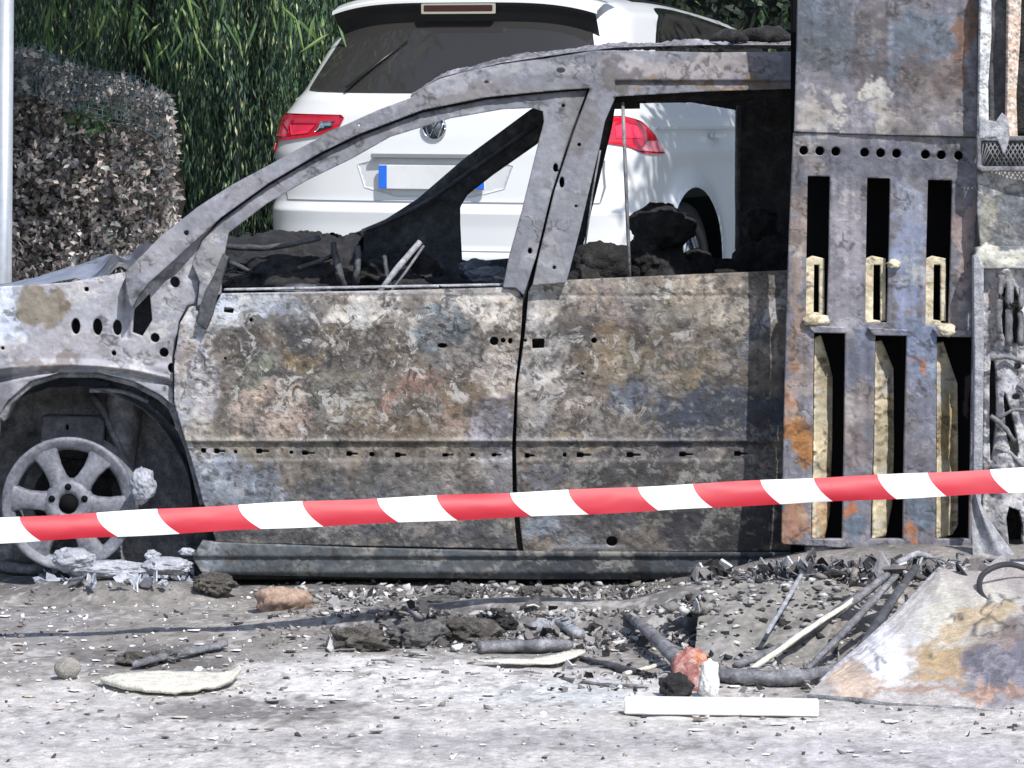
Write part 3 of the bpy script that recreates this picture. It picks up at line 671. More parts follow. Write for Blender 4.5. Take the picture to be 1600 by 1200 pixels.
# roof skin
ring = [s_surf(np.array([a_]), np.array([1.64])) for a_ in aa]
ru = np.array([float(r_[0][0]) for r_ in ring]); rv = np.array([float(r_[1][0]) for r_ in ring]); rz = np.array([float(r_[2][0]) for r_ in ring])
rows = []
for k, t in enumerate(np.linspace(0, 1, 8)):
    rows.append(np.stack([ru+(1.4-ru)*0*t, rv*(1-t), rz+.03*(1-(1-t)**2)], 1))
Vr = np.concatenate(rows); nr = len(ru)
Fr = [(k*nr+q, (k+1)*nr+q, (k+1)*nr+q+1, k*nr+q+1) for k in range(7) for q in range(nr-1)]
mesh_obj('roof', s_world(Vr[:, 0], Vr[:, 1], Vr[:, 2]), Fr, M_paint, suv)
def s_patch(name, poly, mat, parent=None, off=.004, step=.012, holes=()):
    V, F, B = polygrid(poly, step, holes)
    u, v, z = s_surf(V[:, 0], V[:, 1], off); u2, v2, z2 = s_surf(V[:, 0], V[:, 1], off-.012)
    n = len(V); co = np.concatenate([s_world(u, v, z), s_world(u2, v2, z2)])
    quad = np.stack([B[:, 1], B[:, 0], B[:, 0]+n, B[:, 1]+n], 1)
    Fq = np.concatenate([F[:, ::-1], quad])
    return mesh_obj(name, co, Fq, mat, parent or suv)
def mir(p): return [(-x, y) for x, y in p]
def rnd(poly, k=3):
    p = [Vector((*q, 0)) for q in poly]
    for _ in range(k):
        o = []
        for i in range(len(p)):
            a, b = p[i], p[(i+1) % len(p)]; o += [a.lerp(b, .22), a.lerp(b, .78)]
        p = o
    return [(q.x, q.y) for q in p]
s_patch('rear_window', rnd([(-.83, 1.20), (.83, 1.20), (.85, 1.23), (.77, 1.60), (-.77, 1.60), (-.85, 1.23)], 2), M_gl, off=.005)
# spoiler
def spo(u_, v_):
    vv = (u_-.5)*1.30; prof = np.array([(.50, 1.665), (.42, 1.65), (.345, 1.620), (.345, 1.607), (.37, 1.57), (.405, 1.50)])
    t = v_*5; uu = np.interp(t, range(6), prof[:, 0]); zz = np.interp(t, range(6), prof[:, 1])
    k = np.abs(vv/.65); uu = uu+.05*k**3; zz = zz-.05*k**4
    co = s_world(uu, vv, zz); return co[:, 0], co[:, 1], co[:, 2]
surf('spoiler', spo, 60, 20, M_bl, suv)
def spo2(u_, v_):
    vv = (u_-.5)*1.32; prof = np.array([(.60, 1.668), (.42, 1.655), (.340, 1.625), (.338, 1.610)])
    t = v_*3; uu = np.interp(t, range(4), prof[:, 0]); zz = np.interp(t, range(4), prof[:, 1])+.004
    k = np.abs(vv/.66); uu = uu+.05*k**3; zz = zz-.055*k**4
    co = s_world(uu, vv, zz); return co[:, 0], co[:, 1], co[:, 2]
surf('spoiler_lip', spo2, 60, 12, M_paint, suv)
def on_rear(name, x0, x1, z0, z1, uoff, mat, parent=suv, th_=.012, rnd_=.003):
    V, F = box_vf(0, 1, 0, 1, 0, 1)
    b_ = bmesh.new()
    vs = []
    for (a, b, c) in V:
        u = uoff+th_*b; vv = x0+(x1-x0)*a; zz = z0+(z1-z0)*c
        p = SO+SF*u+SR*vv+Vector((0, 0, zz)); vs.append(b_.verts.new(p))
    [b_.faces.new([vs[i] for i in f]) for f in F]
    bmesh.ops.recalc_face_normals(b_, faces=b_.faces)
    if rnd_: bmesh.ops.bevel(b_, geom=b_.edges[:], offset=rnd_, segments=2, affect='EDGES')
    me = bpy.data.meshes.new(name); b_.to_mesh(me); b_.free(); me.materials.append(mat)
    o = bpy.data.objects.new(name, me); C.objects.link(o); o.parent = parent; return o
tbl = on_rear('third_brake_light', -.17, .17, 1.572, 1.602, .325, mat_plain('dark_red_lens', (.05, .01, .015), .2), th_=.03)
on_rear('brake_light_surround', -.185, .185, 1.562, 1.610, .332, M_chr, tbl, .03)
lampL = [(-1.08, .925), (-1.06, .985), (-.90, 1.105), (-.50, 1.10), (-.475, 1.085), (-.49, 1.05), (-.60, 1.005), (-.76, .985), (-.90, .975), (-.905, .925)]
def lamp(sg):
    m = (lambda p: p) if sg < 0 else mir
    l = s_patch('tail_light', m(lampL), M_red, off=.010)
    s_patch('lamp_element', m([(-.98, 1.0), (-.80, 1.0), (-.79, 1.02), (-.86, 1.06), (-.93, 1.06)]), M_red2, l, .014)
    s_patch('lamp_element', m([(-.77, 1.005), (-.66, 1.015), (-.62, 1.06), (-.80, 1.06)]), M_red2, l, .014)
    s_patch('reversing_lens', m([(-.62, 1.02), (-.53, 1.045), (-.52, 1.07), (-.60, 1.07)]), M_chr, l, .014)
    s_patch('lower_lens', m([(-1.07, .93), (-1.055, .968), (-.91, .965), (-.915, .932)]), M_pink, l, .014)
lamp(-1)
lr = s_patch('tail_light', [(.50, 1.10), (.92, 1.10), (1.02, 1.075), (1.16, 1.01), (1.24, .925), (1.0, .93), (.92, .96), (.76, .985), (.60, 1.005), (.49, 1.05), (.475, 1.085)], M_red, off=.010)
s_patch('lamp_element', [(.86, 1.0), (1.0, 1.0), (.98, 1.06), (.90, 1.075), (.86, 1.06)], M_red2, lr, .014)
s_patch('lower_lens', [(.96, .945), (1.06, .938), (1.22, .932), (1.17, .985), (1.03, .985)], M_pink, lr, .014)
for (a0_, a1_, z0, z1) in [(-.78, .78, .704, .71), (-.86, .86, .487, .492)]:
    s_patch('shut_line', [(a0_, z0), (a1_, z0), (a1_, z1), (a0_, z1)], M_sh, off=.002)
for sg in (-1, 1):
    p = [(sg*.80, .78), (sg*.78, .71), (sg*.785, .704), (sg*.81, .78), (sg*.80, .90), (sg*.79, .90)]
    s_patch('shut_line', p, M_sh, off=.002, step=.004)
s_patch('plate_recess', rnd([(-.40, .915), (.40, .915), (.33, .73), (-.33, .73)], 1), mat_plain('shaded_white_paint', (.66, .67, .69), .3, 0, .4, .02), off=.003)  # flat patch, the shade of the recess is put into its greyer white
on_rear('tailgate_handle', -.30, .30, .905, .925, .02, M_bl if False else mat_plain('grey_trim', (.25, .26, .28), .4), th_=.04)
plate = on_rear('licence_plate', -.26, .26, .765, .875, .018, mat_plain('plate_white', (.75, .76, .76), .4), th_=.014)
M_blue = mat_plain('plate_blue', (.02, .16, .75), .4)
on_rear('blue_band', -.258, -.218, .768, .872, .0155, M_blue, plate, .008, .001)
on_rear('blue_band', .218, .258, .768, .872, .0155, M_blue, plate, .008, .001)
# round emblem with the letters V over W
em = empty('emblem'); em.parent = suv
def rp(v_, z_, u_=.03): return SO+SF*u_+SR*v_+Vector((0, 0, z_))
ec, er = (0, 1.045), .055
tube('emblem_ring', [rp(ec[0]+er*math.cos(t), ec[1]+er*math.sin(t), .052) for t in np.linspace(0, 2*math.pi, 33)], .006, M_chr, em, 6)
for nm, pl in (('emblem_letter', [(-.03, .045), (0, .004), (.03, .045)]), ('emblem_letter', [(-.046, .022), (-.022, -.045), (0, -.006), (.022, -.045), (.046, .022)])):
    tube(nm, [rp(ec[0]+x, ec[1]+z_, .05) for x, z_ in pl], .0055, M_chr, em, 6)
V, F = tube_vf([rp(0, 1.045, .075), rp(0, 1.045, .058)], er, 28); mesh_obj('emblem_disc', V, F, mat_plain('emblem_grey', (.2, .21, .23), .3, .6), em)
wp = tube('rear_wiper', [rp(-.47, 1.222, .13), rp(-.36, 1.33, .22), rp(-.24, 1.44, .305)], [.008, .007, .004], M_bl, suv, 6)
sw = s_patch('side_window', rnd([(1.40, 1.25), (2.0, 1.235), (2.6, 1.24), (3.4, 1.23), (3.1, 1.50), (2.6, 1.565), (1.62, 1.585), (1.44, 1.565)], 2), M_gl, off=.004)
s_patch('window_trim', rnd([(1.37, 1.23), (2.0, 1.21), (3.5, 1.21), (3.12, 1.52), (2.6, 1.59), (1.60, 1.607), (1.40, 1.59)], 2), M_chr, sw, off=.0015)
s_patch('side_window', rnd([(-1.40, 1.25), (-2.0, 1.235), (-3.4, 1.23), (-3.1, 1.50), (-2.6, 1.565), (-1.62, 1.585), (-1.44, 1.565)], 2), M_gl, off=.004)
for sg in (1, -1):
    s_patch('roof_rail', [(sg*1.25, 1.628), (sg*3.0, 1.628), (sg*3.0, 1.638), (sg*1.25, 1.638)], M_bl, off=.02, step=.02)
    hd = s_patch('door_handle', rnd([(sg*1.88, .98), (sg*2.06, .985), (sg*2.06, 1.01), (sg*1.88, 1.01)], 1), M_paint, off=.035)
    s_patch('crease', [(sg*1.2, 1.035), (sg*4.0, 1.0), (sg*4.0, 1.012), (sg*1.2, 1.047)], M_paint, off=.012)
def wheelset(sg, wu):
    w = empty('wheel'); w.parent = suv
    c = SO+SF*wu+SR*(sg*.80)+Vector((0, 0, WH-.02)); ax = SR*sg
    b1 = SF; b2 = Vector((0, 0, 1))
    def lat(name, prof, mat, n=40):
        V = []; k = len(prof)
        for q in range(n):
            t = 2*math.pi*q/n
            for (r_, d_) in prof: V.append(c+ax*d_+(b1*math.cos(t)+b2*math.sin(t))*r_)
        F = [(q*k+j, q*k+j+1, ((q+1) % n)*k+j+1, ((q+1) % n)*k+j) for q in range(n) for j in range(k-1)]
        return mesh_obj(name, V, F, mat, w)
    lat('tyre', [(.22, -.12), (.34, -.11), (.352, -.08), (.352, .07), (.342, .095), (.30, .11), (.235, .1), (.225, .085)], M_bl)
    lat('rim', [(.232, .09), (.222, .1), (.214, .08), (.2, .0)], M_chr)
    lat('rim_back', [(.21, .0), (.0, .0)], M_bl)
    for q in range(5):
        t = 2*math.pi*q/5+.3; d = b1*math.cos(t)+b2*math.sin(t)
        V, F = tube_vf([c+ax*.07+d*.02, c+ax*.085+d*.12, c+ax*.09+d*.222], [.035, .022, .03], 8, flat=.5); mesh_obj('spoke', V, F, M_chr, w)
for sg in (1, -1):
    for wu in (WU, WU+2.6): wheelset(sg, wu)
V, F = box_vf(0, 1, 0, 1, 0, 1)
o = mesh_obj('underside', [SO+SF*(.25+3.9*a)+SR*(-.78+1.56*b_)+Vector((0, 0, .2+.5*c_)) for a, b_, c_ in V], F, M_bl, suv, smooth=False)
# ================================================================== SLOTTED STEEL PANEL
sp = empty('slotted_steel_panel', 'tall rusty heat-blued steel panel with nine holes over rows of long slots', 'steel panel')
PY = -.22
def leanx(poly): return poly
pz = [(1236, 620, 14, 130, (176, 122, 78), .75), (1300, 40, 60, 60, (84, 92, 104), .7), (1440, 110, 60, 60, (96, 92, 100), .7), (1300, 60, 60, 70, (104, 112, 122), .8), (1370, 70, 40, 80, (92, 84, 88), .8), (1440, 60, 70, 50, (112, 122, 136), .9), (1510, 60, 14, 90, (134, 98, 74), .85), (1470, 130, 50, 50, (112, 96, 92), .7), (1290, 190, 40, 16, (196, 192, 188), .95), (1262, 180, 16, 26, (182, 176, 172), .9), (1312, 160, 16, 12, (196, 192, 188), .9),
      (1376, 140, 22, 22, (206, 202, 194), .95), (1392, 185, 22, 24, (192, 186, 176), .95), (1440, 180, 50, 30, (136, 130, 130), .7), (1500, 180, 16, 30, (156, 148, 144), .7), (1380, 250, 140, 34, (112, 114, 126), .9), (1262, 245, 16, 24, (156, 146, 142), .8),
      (1325, 360, 28, 80, (166, 160, 170), .85), (1420, 330, 26, 60, (150, 154, 172), .9), (1420, 420, 28, 70, (150, 158, 186), .95), (1505, 400, 18, 90, (170, 150, 148), .9), (1245, 400, 18, 100, (168, 150, 140), .9), (1240, 520, 16, 60, (160, 140, 126), .8), (1250, 600, 30, 40, (172, 160, 156), .8), (1240, 690, 24, 50, (186, 126, 66), .9), (1262, 560, 14, 40, (140, 130, 130), .8),
      (1330, 480, 30, 40, (140, 138, 146), .8), (1345, 560, 26, 50, (128, 132, 150), .9), (1340, 640, 28, 50, (172, 160, 156), .8), (1345, 700, 26, 30, (132, 118, 118), .8), (1440, 540, 30, 60, (136, 146, 172), .95), (1445, 650, 26, 60, (128, 130, 146), .9), (1440, 570, 8, 8, (200, 130, 100), .9), (1500, 480, 14, 40, (160, 146, 146), .9),
      (1245, 820, 20, 30, (190, 140, 110), .8), (1330, 800, 14, 14, (200, 120, 80), .9), (1340, 830, 24, 20, (110, 124, 140), .9), (1420, 840, 14, 24, (190, 128, 96), .9), (1440, 800, 30, 24, (116, 130, 146), .9), (1500, 800, 20, 50, (150, 140, 136), .7)]
pcol = lambda x, y: (1+(fbm(x/9, y/130, 4, 401)-.5)*.7)[:, None]*zones(x, y, (134, 132, 140), pz, 1.1, .25, .25, 130, 1.6, .2, .05)
def pX(px, py): return px
patch('upper_plate', [(1247, -40), (1532, -40), (1528, 60), (1527, 214), (1380, 211), (1241, 206), (1244, 100)], lambda x, y: PY-.012+.006*np.sin(x/40)*sstep(150, 210, y), M_panel, sp, [], 2.2, pcol, .02, .003, 16, 130, back=True)
holes = [ell(x, 235+(x-1256)*.033, 7.2) for x in (1256, 1281, 1306, 1351, 1376, 1401, 1446, 1471, 1498)]
us = [[(1262, 275), (1297, 276), (1295, 405), (1292, 508), (1259, 508), (1260, 400)], [(1355, 278), (1391, 279), (1389, 400), (1386, 504), (1352, 504), (1353, 400)], [(1450, 281), (1488, 282), (1485, 420), (1482, 508), (1446, 508), (1447, 400)]]
ls = [[(1272, 519), (1321, 519), (1319, 700), (1316, 842), (1267, 842), (1270, 680)], [(1368, 524), (1417, 524), (1413, 700), (1411, 842), (1360, 842), (1365, 680)], [(1464, 526), (1519, 526), (1517, 700), (1514, 842), (1462, 842), (1463, 680)]]
patch('slotted_plate', [(1240, 207), (1380, 211), (1527, 215), (1526, 330), (1524, 530), (1522, 700), (1520, 852), (1380, 860), (1221, 850), (1224, 700), (1228, 520), (1232, 400), (1236, 300)], lambda x, y: PY+.003*np.sin(x/23), M_panel, sp, holes+us+ls, 2.2, pcol, .03, .0025, 14, 131, back=True)
M_edge = mat_burnt('flaking_cream_paint', .7, .4, .003, .15)
fcol = lambda x, y: zones(x, y, (212, 200, 170), [(1290, 800, 20, 60, (190, 130, 80), .5), (1490, 700, 20, 80, (180, 150, 104), .7), (1385, 660, 30, 60, (196, 184, 150), .6)], 1.2, .12, .35, 140, 1.15, .35, .06)
# folded cream-painted flanges inside the slots, turned to the light
for poly in ([(1273, 528), (1283, 524), (1294, 560), (1301, 590), (1300, 700), (1297, 800), (1288, 842), (1268, 842), (1271, 680)], [(1368, 534), (1378, 532), (1396, 575), (1397, 700), (1394, 790), (1384, 838), (1362, 842), (1366, 680)], [(1464, 536), (1474, 534), (1496, 600), (1497, 700), (1497, 820), (1488, 836), (1463, 842), (1464, 680)]):
    patch('flange', poly, lambda x, y, p=poly: PY+.03+.09*np.clip((x-p[0][0])/26, 0, 1), M_edge, sp, [], 2.4, fcol, .02, .008, 8, 140+poly[0][0] % 7)
for (x0, x1) in ((1262, 1288), (1355, 1384), (1449, 1478)):
    patch('catch_frame', [(x0-3, 405), (x0+8, 400), (x1, 404), (x1, 505), (x1-8, 505), (x1-8, 414), (x0+10, 414), (x0+9, 500), (x1, 502), (x1, 512), (x0-4, 512)], PY+.03, M_edge, sp, [], 2, fcol, .03, .004, 8, 150, back=True)
for (x0, y0, r) in ((1275, 500, 12), (1396, 412, 7), (1480, 516, 10)):
    rock('melted_residue', P(x0, y0, PY-.01), (r*1.6/490, .02, r/490), M_cream, sp, 3, .6, 2.2, x0)
for (x0, x1, y) in ((1262, 1322, 520), (1356, 1418, 524), (1458, 1520, 526)):
    patch('shelf_lip', [(x0, y-12), (x1, y-9), (x1, y+1), (x0+8, y)], PY-.018, M_panel, sp, [], 3, pcol, .05, .003, 10, 151, back=True)
box('back_box', (P(1236, 0, -.06)[0], P(1522, 0, -.06)[0], -.075, -.04, .12, 2.1), M_hole, sp)  # black backing that gives the slots their dark depth
for x in (1285, 1362, 1450, 1500):
    box('foot_channel', (P(x-26, 0, PY)[0], P(x+10, 0, PY)[0], PY+.01, PY+.06, .05, .165), M_greym, sp)
# ================================================================== BURNT TRUCK AT THE RIGHT EDGE
tk = empty('burnt_truck', 'burnt-out truck body at the right edge, with mesh grille and stripped door frame', 'truck')
TY = -.30
tz = [(1560, 340, 60, 50, (84, 90, 96), .9), (1540, 345, 20, 40, (160, 156, 140), .5), (1560, 400, 60, 14, (206, 204, 190), .9), (1560, 500, 60, 80, (150, 146, 144), .8), (1600, 620, 60, 80, (176, 176, 180), .8)]
tcol = lambda x, y: zones(x, y, (150, 148, 148), tz, .7, .3, .35, 160, 1.05, .4, .06)
patch('corner_post', [(1533, -40), (1549, -40), (1549, 60), (1544, 130), (1545, 210), (1529, 214), (1531, 100)], TY-.02, M_edge, tk, [], 2.2, lambda x, y: zones(x, y, (176, 178, 180), [], .4, .5, .4, 161, .75, .5), .05, .006, 8, 161)
patch('window_post', [(1576, -40), (1597, -40), (1594, 60), (1588, 150), (1590, 214), (1572, 216), (1574, 140)], TY-.02, M_edge, tk, [], 2.2, lambda x, y: zones(x, y, (190, 168, 152), [], .4, .35, .4, 162, .78, .5), .05, .006, 8, 162)
patch('cab_side', [(1545, -40), (1582, -40), (1580, 214), (1545, 214)], TY+.05, M_soot, tk, step=6, thick=.03, relief=.008)
patch('window_residue', [(1530, 180), (1540, 186), (1556, 190), (1566, 176), (1575, 184), (1578, 212), (1572, 236), (1568, 244), (1564, 230), (1556, 214), (1540, 216), (1530, 218)], TY-.03, M_ash, tk, step=3, thick=.01, relief=.006, seed=163)
gf = patch('grille_frame', [(1527, 212), (1760, 214), (1760, 268), (1534, 268), (1527, 262)], TY-.03, M_greym, tk, [[(1533, 220), (1750, 221), (1750, 260), (1536, 260), (1533, 256)]], 3, thick=.03, relief=.002)
Vg = []; Fg = []
for k in range(34):
    for sg in (1, -1):
        xa = 1530+k*7; xb = xa+24*sg
        if xa < 1532 or xa > 1750: continue
        p0 = (max(1532, min(1750, xa)), 219); p1 = (max(1532, xb), 261)
        V, F = tube_vf([P(*p0, TY-.022), P(*p1, TY-.022)], .0022, 4); b0 = len(Vg); Vg += V; Fg += [tuple(q+b0 for q in f) for f in F]
tag(mesh_obj('grille_mesh', Vg, Fg, M_greym, gf), kind='stuff')
patch('mid_panel', [(1528, 268), (1760, 270), (1760, 388), (1532, 386), (1527, 330)], lambda x, y: TY+.04*np.sin(np.clip((x-1528)/200, 0, 1)*3), M_bodyr, tk, [], 2.6, tcol, .03, .005, 12, 164)
patch('cross_member', [(1524, 388), (1540, 384), (1760, 388), (1760, 420), (1530, 420), (1524, 412)], TY-.03, M_edge, tk, [], 2.4, tcol, .05, .005, 10, 165)
patch('door_edge_strip', [(1521, 400), (1527, 396), (1537, 420), (1537, 560), (1535, 745), (1532, 800), (1521, 800), (1523, 560)], TY-.04, M_ash, tk, [], 2.4, None, .05, .003, 10, 166)
dh = [rnd([(1562, 450), (1592, 446), (1596, 536), (1568, 540)], 1), rnd([(1604, 446), (1690, 446), (1690, 540), (1606, 540)], 1), rnd([(1546, 560), (1556, 556), (1560, 640), (1552, 720), (1546, 720)], 1), rnd([(1566, 600), (1584, 650), (1596, 720), (1574, 700)], 1), rnd([(1604, 570), (1660, 560), (1670, 700), (1610, 700)], 1), ell(1590, 572, 6), rnd([(1570, 790), (1600, 800), (1596, 890), (1580, 880)], 1), ell(1588, 620, 7, 5)]
patch('door_inner_frame', [(1530, 420), (1760, 420), (1760, 900), (1560, 900), (1536, 800), (1537, 560)], lambda x, y: TY+.02*np.sin(x/11)+.015*np.sin(y/17), M_edge, tk, dh, 2.4, lambda x, y: zones(x, y, (160, 160, 164), [(1560, 480, 14, 60, (150, 134, 128), .7)], .6, .3, .5, 167, 1.05, .5, .05), .05, .008, 9, 167)
patch('inner_bulkhead', [(1528, 268), (1760, 268), (1760, 905), (1545, 905)], TY+.18, M_char, tk, step=12, thick=.04, relief=.03)
patch('cab_back', [(1582, -40), (1760, -40), (1760, 212), (1582, 212)], TY+.18, M_char, tk, step=12, thick=.04, relief=.02)
for i, (x0, y0, x1, y1, w) in enumerate([(1548, 650, 1585, 690, 4), (1560, 655, 1600, 640, 3), (1555, 700, 1600, 730, 3), (1548, 560, 1600, 566, 4), (1590, 600, 1640, 650, 5), (1564, 430, 1560, 520, 5), (1578, 440, 1576, 540, 6), (1596, 450, 1594, 540, 5)]):
    tube('bracket', [P(x0, y0, TY-.02), P((x0+x1)/2, (y0+y1)/2-6, TY-.03), P(x1, y1, TY-.02)], w/490, M_greym, tk, 6, 4, .3, i)
surf('mudflap_skirt', lambda u, v: ((lambda w, y: ((w-800)/sc(-.4), -.42-.06*v+.02*np.sin(u*7), CAM_H-(y-HOR)/sc(-.4)))(1516+u*(10+66*v**1.3), 770+v*105)), 24, 24, M_ash, tk, flip=True)
box('cab_body', (P(1600, 0, -.1)[0], P(1600, 0, -.1)[0]+1.4, -.08, 1.4, .1, 2.3), M_soot, tk, .03)
# ================================================================== TAPE
M_tape, ntt, bt = newmat('barrier_tape')
uvn = ntt.nodes.new('ShaderNodeUVMap'); sx = ntt.nodes.new('ShaderNodeSeparateXYZ'); ntt.links.new(uvn.outputs[0], sx.inputs[0])
def mth(op, a, b=None, c=None):
    n = ntt.nodes.new('ShaderNodeMath'); n.operation = op
    for k, q in enumerate((a, b, c)):
        if q is None: continue
        if hasattr(q, 'links'): ntt.links.new(q, n.inputs[k])
        else: n.inputs[k].default_value = q
    return n.outputs[0]
sq = mth('POWER', mth('SUBTRACT', 1.0, sx.outputs[1]), 1.7)
ph = mth('FRACT', mth('SUBTRACT', mth('ADD', sx.outputs[0], 50.0), mth('MULTIPLY', sq, .16)))
st = mth('LESS_THAN', ph, .56)
cc = mix(ntt, st, (.86, .86, .87), (.48, .014, .032))
pn = noise(ntt, geo(ntt), 3, 3)
cc = mix(ntt, 1.0, cc, ramp(ntt, pn, [(.3, .93), (.7, 1.04)]), 'MULTIPLY')
ntt.links.new(cc, bt.inputs['Base Color']); bt.inputs['Roughness'].default_value = .5
tl = ntt.nodes.new('ShaderNodeBsdfTranslucent'); ntt.links.new(cc, tl.inputs[0]); ms = ntt.nodes.new('ShaderNodeMixShader'); ms.inputs[0].default_value = .08
ntt.links.new(bt.outputs[0], ms.inputs[1]); ntt.links.new(tl.outputs[0], ms.inputs[2]); ntt.links.new(ms.outputs[0], ntt.nodes['Material Output'].inputs[0])
nT = 420; V = []; F = []; UV = []
reds = [(30, 0), (245, 1), (472, 2), (682, 3), (888, 4), (1083, 5), (1272, 6), (1450, 7)]
for i in range(nT+1):
    px = -500+i*(2700/nT)
    cyt = np.interp(px, [-500, 0, 200, 400, 640, 800, 1000, 1200, 1400, 1600, 2200], [840, 829, 818, 807, 796, 789, 780, 769, 760, 750, 722])
    s = np.interp(px, [-500, 30, 1450, 2200], [545, 535, 512, 505]); d = FPX/s
    ph_ = float(np.interp(px, [30-900, 30]+[r_[0] for r_ in reds[1:]]+[1450+1100], [-4, 0]+[r_[1] for r_ in reds[1:]]+[7+6.3]))
    hw = np.interp(px, [0, 400, 800, 1600], [19, 19.5, 19, 18.5])/s
    x = (px-800)/s; z0 = CAM_H-(cyt-HOR)/s
    tw = .15*math.sin(px/260)+.1
    for k in range(7):
        t = k/6*2-1
        bulge = .008*(1-t*t)*(1+.4*math.sin(px/90.))
        V.append((x, d-CAM_D-bulge+t*.012+.002*(fbm(np.array([px/45+t*1.5]), np.array([t*2.2+px/160.]), 3, 300)[0]-.5)*2, z0+t*hw+.0012*math.sin(px/37+t*2))); UV.append((ph_, (t+1)/2))
for i in range(nT):
    for k in range(6): F.append((i*7+k, (i+1)*7+k, (i+1)*7+k+1, i*7+k+1))
tp = mesh_obj('barrier_tape', V, F, M_tape)
uvl = tp.data.uv_layers.new(name='UVMap')
for lp in tp.data.loops: uvl.data[lp.index].uv = UV[lp.vertex_index]
tag(tp, 'red and white striped plastic barrier tape stretched across in front of the burnt car', 'barrier tape')
# ================================================================== POST, HEDGE, TREES
pst = tube('metal_post', [P(9, -60, 2.6), P(5, 470, 2.6), (P(4, 470, 2.6)[0], 2.6, .05)], .033, mat_plain('galvanised_metal', (.55, .57, .6), .35, .5, 0, .1, 30), None, 20)
tag(pst, 'slim pale metal post standing at the left edge behind the bonnet', 'post')
fp = tube('fence_post', [P(371, 110, 5.9), P(368, 420, 5.9), (P(367, 420, 5.9)[0], 5.9, .3)], .022, mat_plain('dark_green_paint', (.01, .014, .013), .9, spec=.1), None, 10)
tag(fp, 'thin dark post standing among the drooping foliage left of the white SUV', 'post')
rs = np.random.RandomState(5)
def leaves(name, pos, dirs, length, width, cols, parent=None, kind=None, mat=None):
    n = len(pos); d = dirs/np.linalg.norm(dirs, axis=1)[:, None]
    r_ = rs.randn(n, 3); w = np.cross(d, r_); w /= np.linalg.norm(w, axis=1)[:, None]
    L = length[:, None]; Wd = width[:, None]; nrm = np.cross(d, w)
    V = np.empty((n, 4, 3)); V[:, 0] = pos; V[:, 1] = pos+d*L*.45+w*Wd+nrm*Wd*.3; V[:, 2] = pos+d*L; V[:, 3] = pos+d*L*.45-w*Wd+nrm*Wd*.3
    F = np.arange(n*4).reshape(n, 4)
    col = np.repeat(cols, 4, axis=0)
    o = mesh_obj(name, V.reshape(-1, 3), F, mat or M_leaf, parent, col, smooth=False)
    if kind: o['kind'] = kind
    return o
def pick(n, pal, w=None, var=.3):
    pal = np.array([lin(p) for p in pal]); idx = rs.choice(len(pal), n, p=w)
    return np.clip(pal[idx]*(1+(rs.rand(n, 1)-.5)*2*var), .003, .8)
def plant_area(n, px0, px1, py0, py1, Y0, Y1, f=None):
    px = rs.uniform(px0, px1, n*2); py = rs.uniform(py0, py1, n*2); Y = rs.uniform(Y0, Y1, n*2)
    k = np.ones(n*2, bool) if f is None else f(px, py)
    px, py, Y = px[k][:n], py[k][:n], Y[k][:n]; s = FPX/(CAM_D+Y)
    return np.stack([(px-800)/s, Y, CAM_H-(py-HOR)/s], 1), px, py
# clipped hedge of dry brown leaves
hedge = empty('hedge', 'brown dry-leaved hedge with a sunlit patch under a dark net beside the pale post', 'hedge')
hf = lambda px, py: (py > 82+np.maximum(0, px-60)*.33+(fbm(px/20, py/20, 3, 7)-.5)*20) & (px < 274+(fbm(px/9, py/14, 3, 8)-.5)*24)
pos, px, py = plant_area(30000, -260, 300, 60, 470, 5.0, 5.45, hf)
pos[:, 1] += (fbm(px/22, py/22, 3, 90)-.5)*.5
pal = [(196, 184, 178), (160, 150, 148), (232, 216, 204), (124, 122, 124), (152, 158, 148), (86, 94, 96)]
cols = pick(len(pos), pal, [.26, .24, .16, .16, .1, .08])
g_ = sstep(1.0, .5, np.hypot((px-150)/75, (py-185)/42)+rs.rand(len(px))*.3)
gm = rs.rand(len(px)) < g_*.8; cols[gm] = pick(gm.sum(), [(120, 160, 110), (150, 180, 130), (90, 120, 80)])
dirs = rs.randn(len(pos), 3)+np.array([0, -.3, -.3])
leaves('foliage', pos, dirs, rs.uniform(.02, .05, len(pos)), rs.uniform(.007, .015, len(pos)), cols, hedge, 'stuff')
rock('branch_mass', P(120, 345, 6.0), (.5, .25, .6), mat_noise('dark_twigs', [(.01, .009, .008), (.03, .026, .022), (.07, .06, .05)], 30, .9), hedge, 4, .15, 3, 9)
rock('branch_mass', P(-150, 290, 6.0), (.6, .30, .9), bpy.data.materials['dark_twigs'], hedge, 4, .15, 3, 10)
for q in range(7):
    x0 = 40+q*34; tube('stem', [P(x0, 470, 5.5), P(x0+rs.randint(-20, 20), 300, 5.5), P(x0+rs.randint(-40, 40), 140, 5.5)], [.014, .01, .004], bpy.data.materials['dark_twigs'], hedge, 6, 4, .2, q)
# net thrown over the hedge top
Vn = []; Fn = []
def netp(a, b):
    px = -60+a*330; top = 74+max(0, px-70)*.36+6*math.sin(a*14); py = top+b*80+3*math.sin(a*20+b*6)
    return P(px, py, 4.96-.05*math.sin(a*9+b*3)-.04*b)
for k in range(46):
    V, F = tube_vf([netp(k/45+.004*math.sin(b*2+k), b/8) for b in range(9)], .0026, 3); b0 = len(Vn); Vn += V; Fn += [tuple(q+b0 for q in f) for f in F]
for k in range(13):
    V, F = tube_vf([netp(a/40, k/12) for a in range(41)], .0018, 3); b0 = len(Vn); Vn += V; Fn += [tuple(q+b0 for q in f) for f in F]
tag(mesh_obj('garden_net', Vn, Fn, mat_plain('blue_green_net', (.10, .15, .17), .6)), 'blue-grey garden net draped along the top of the brown hedge', 'net')
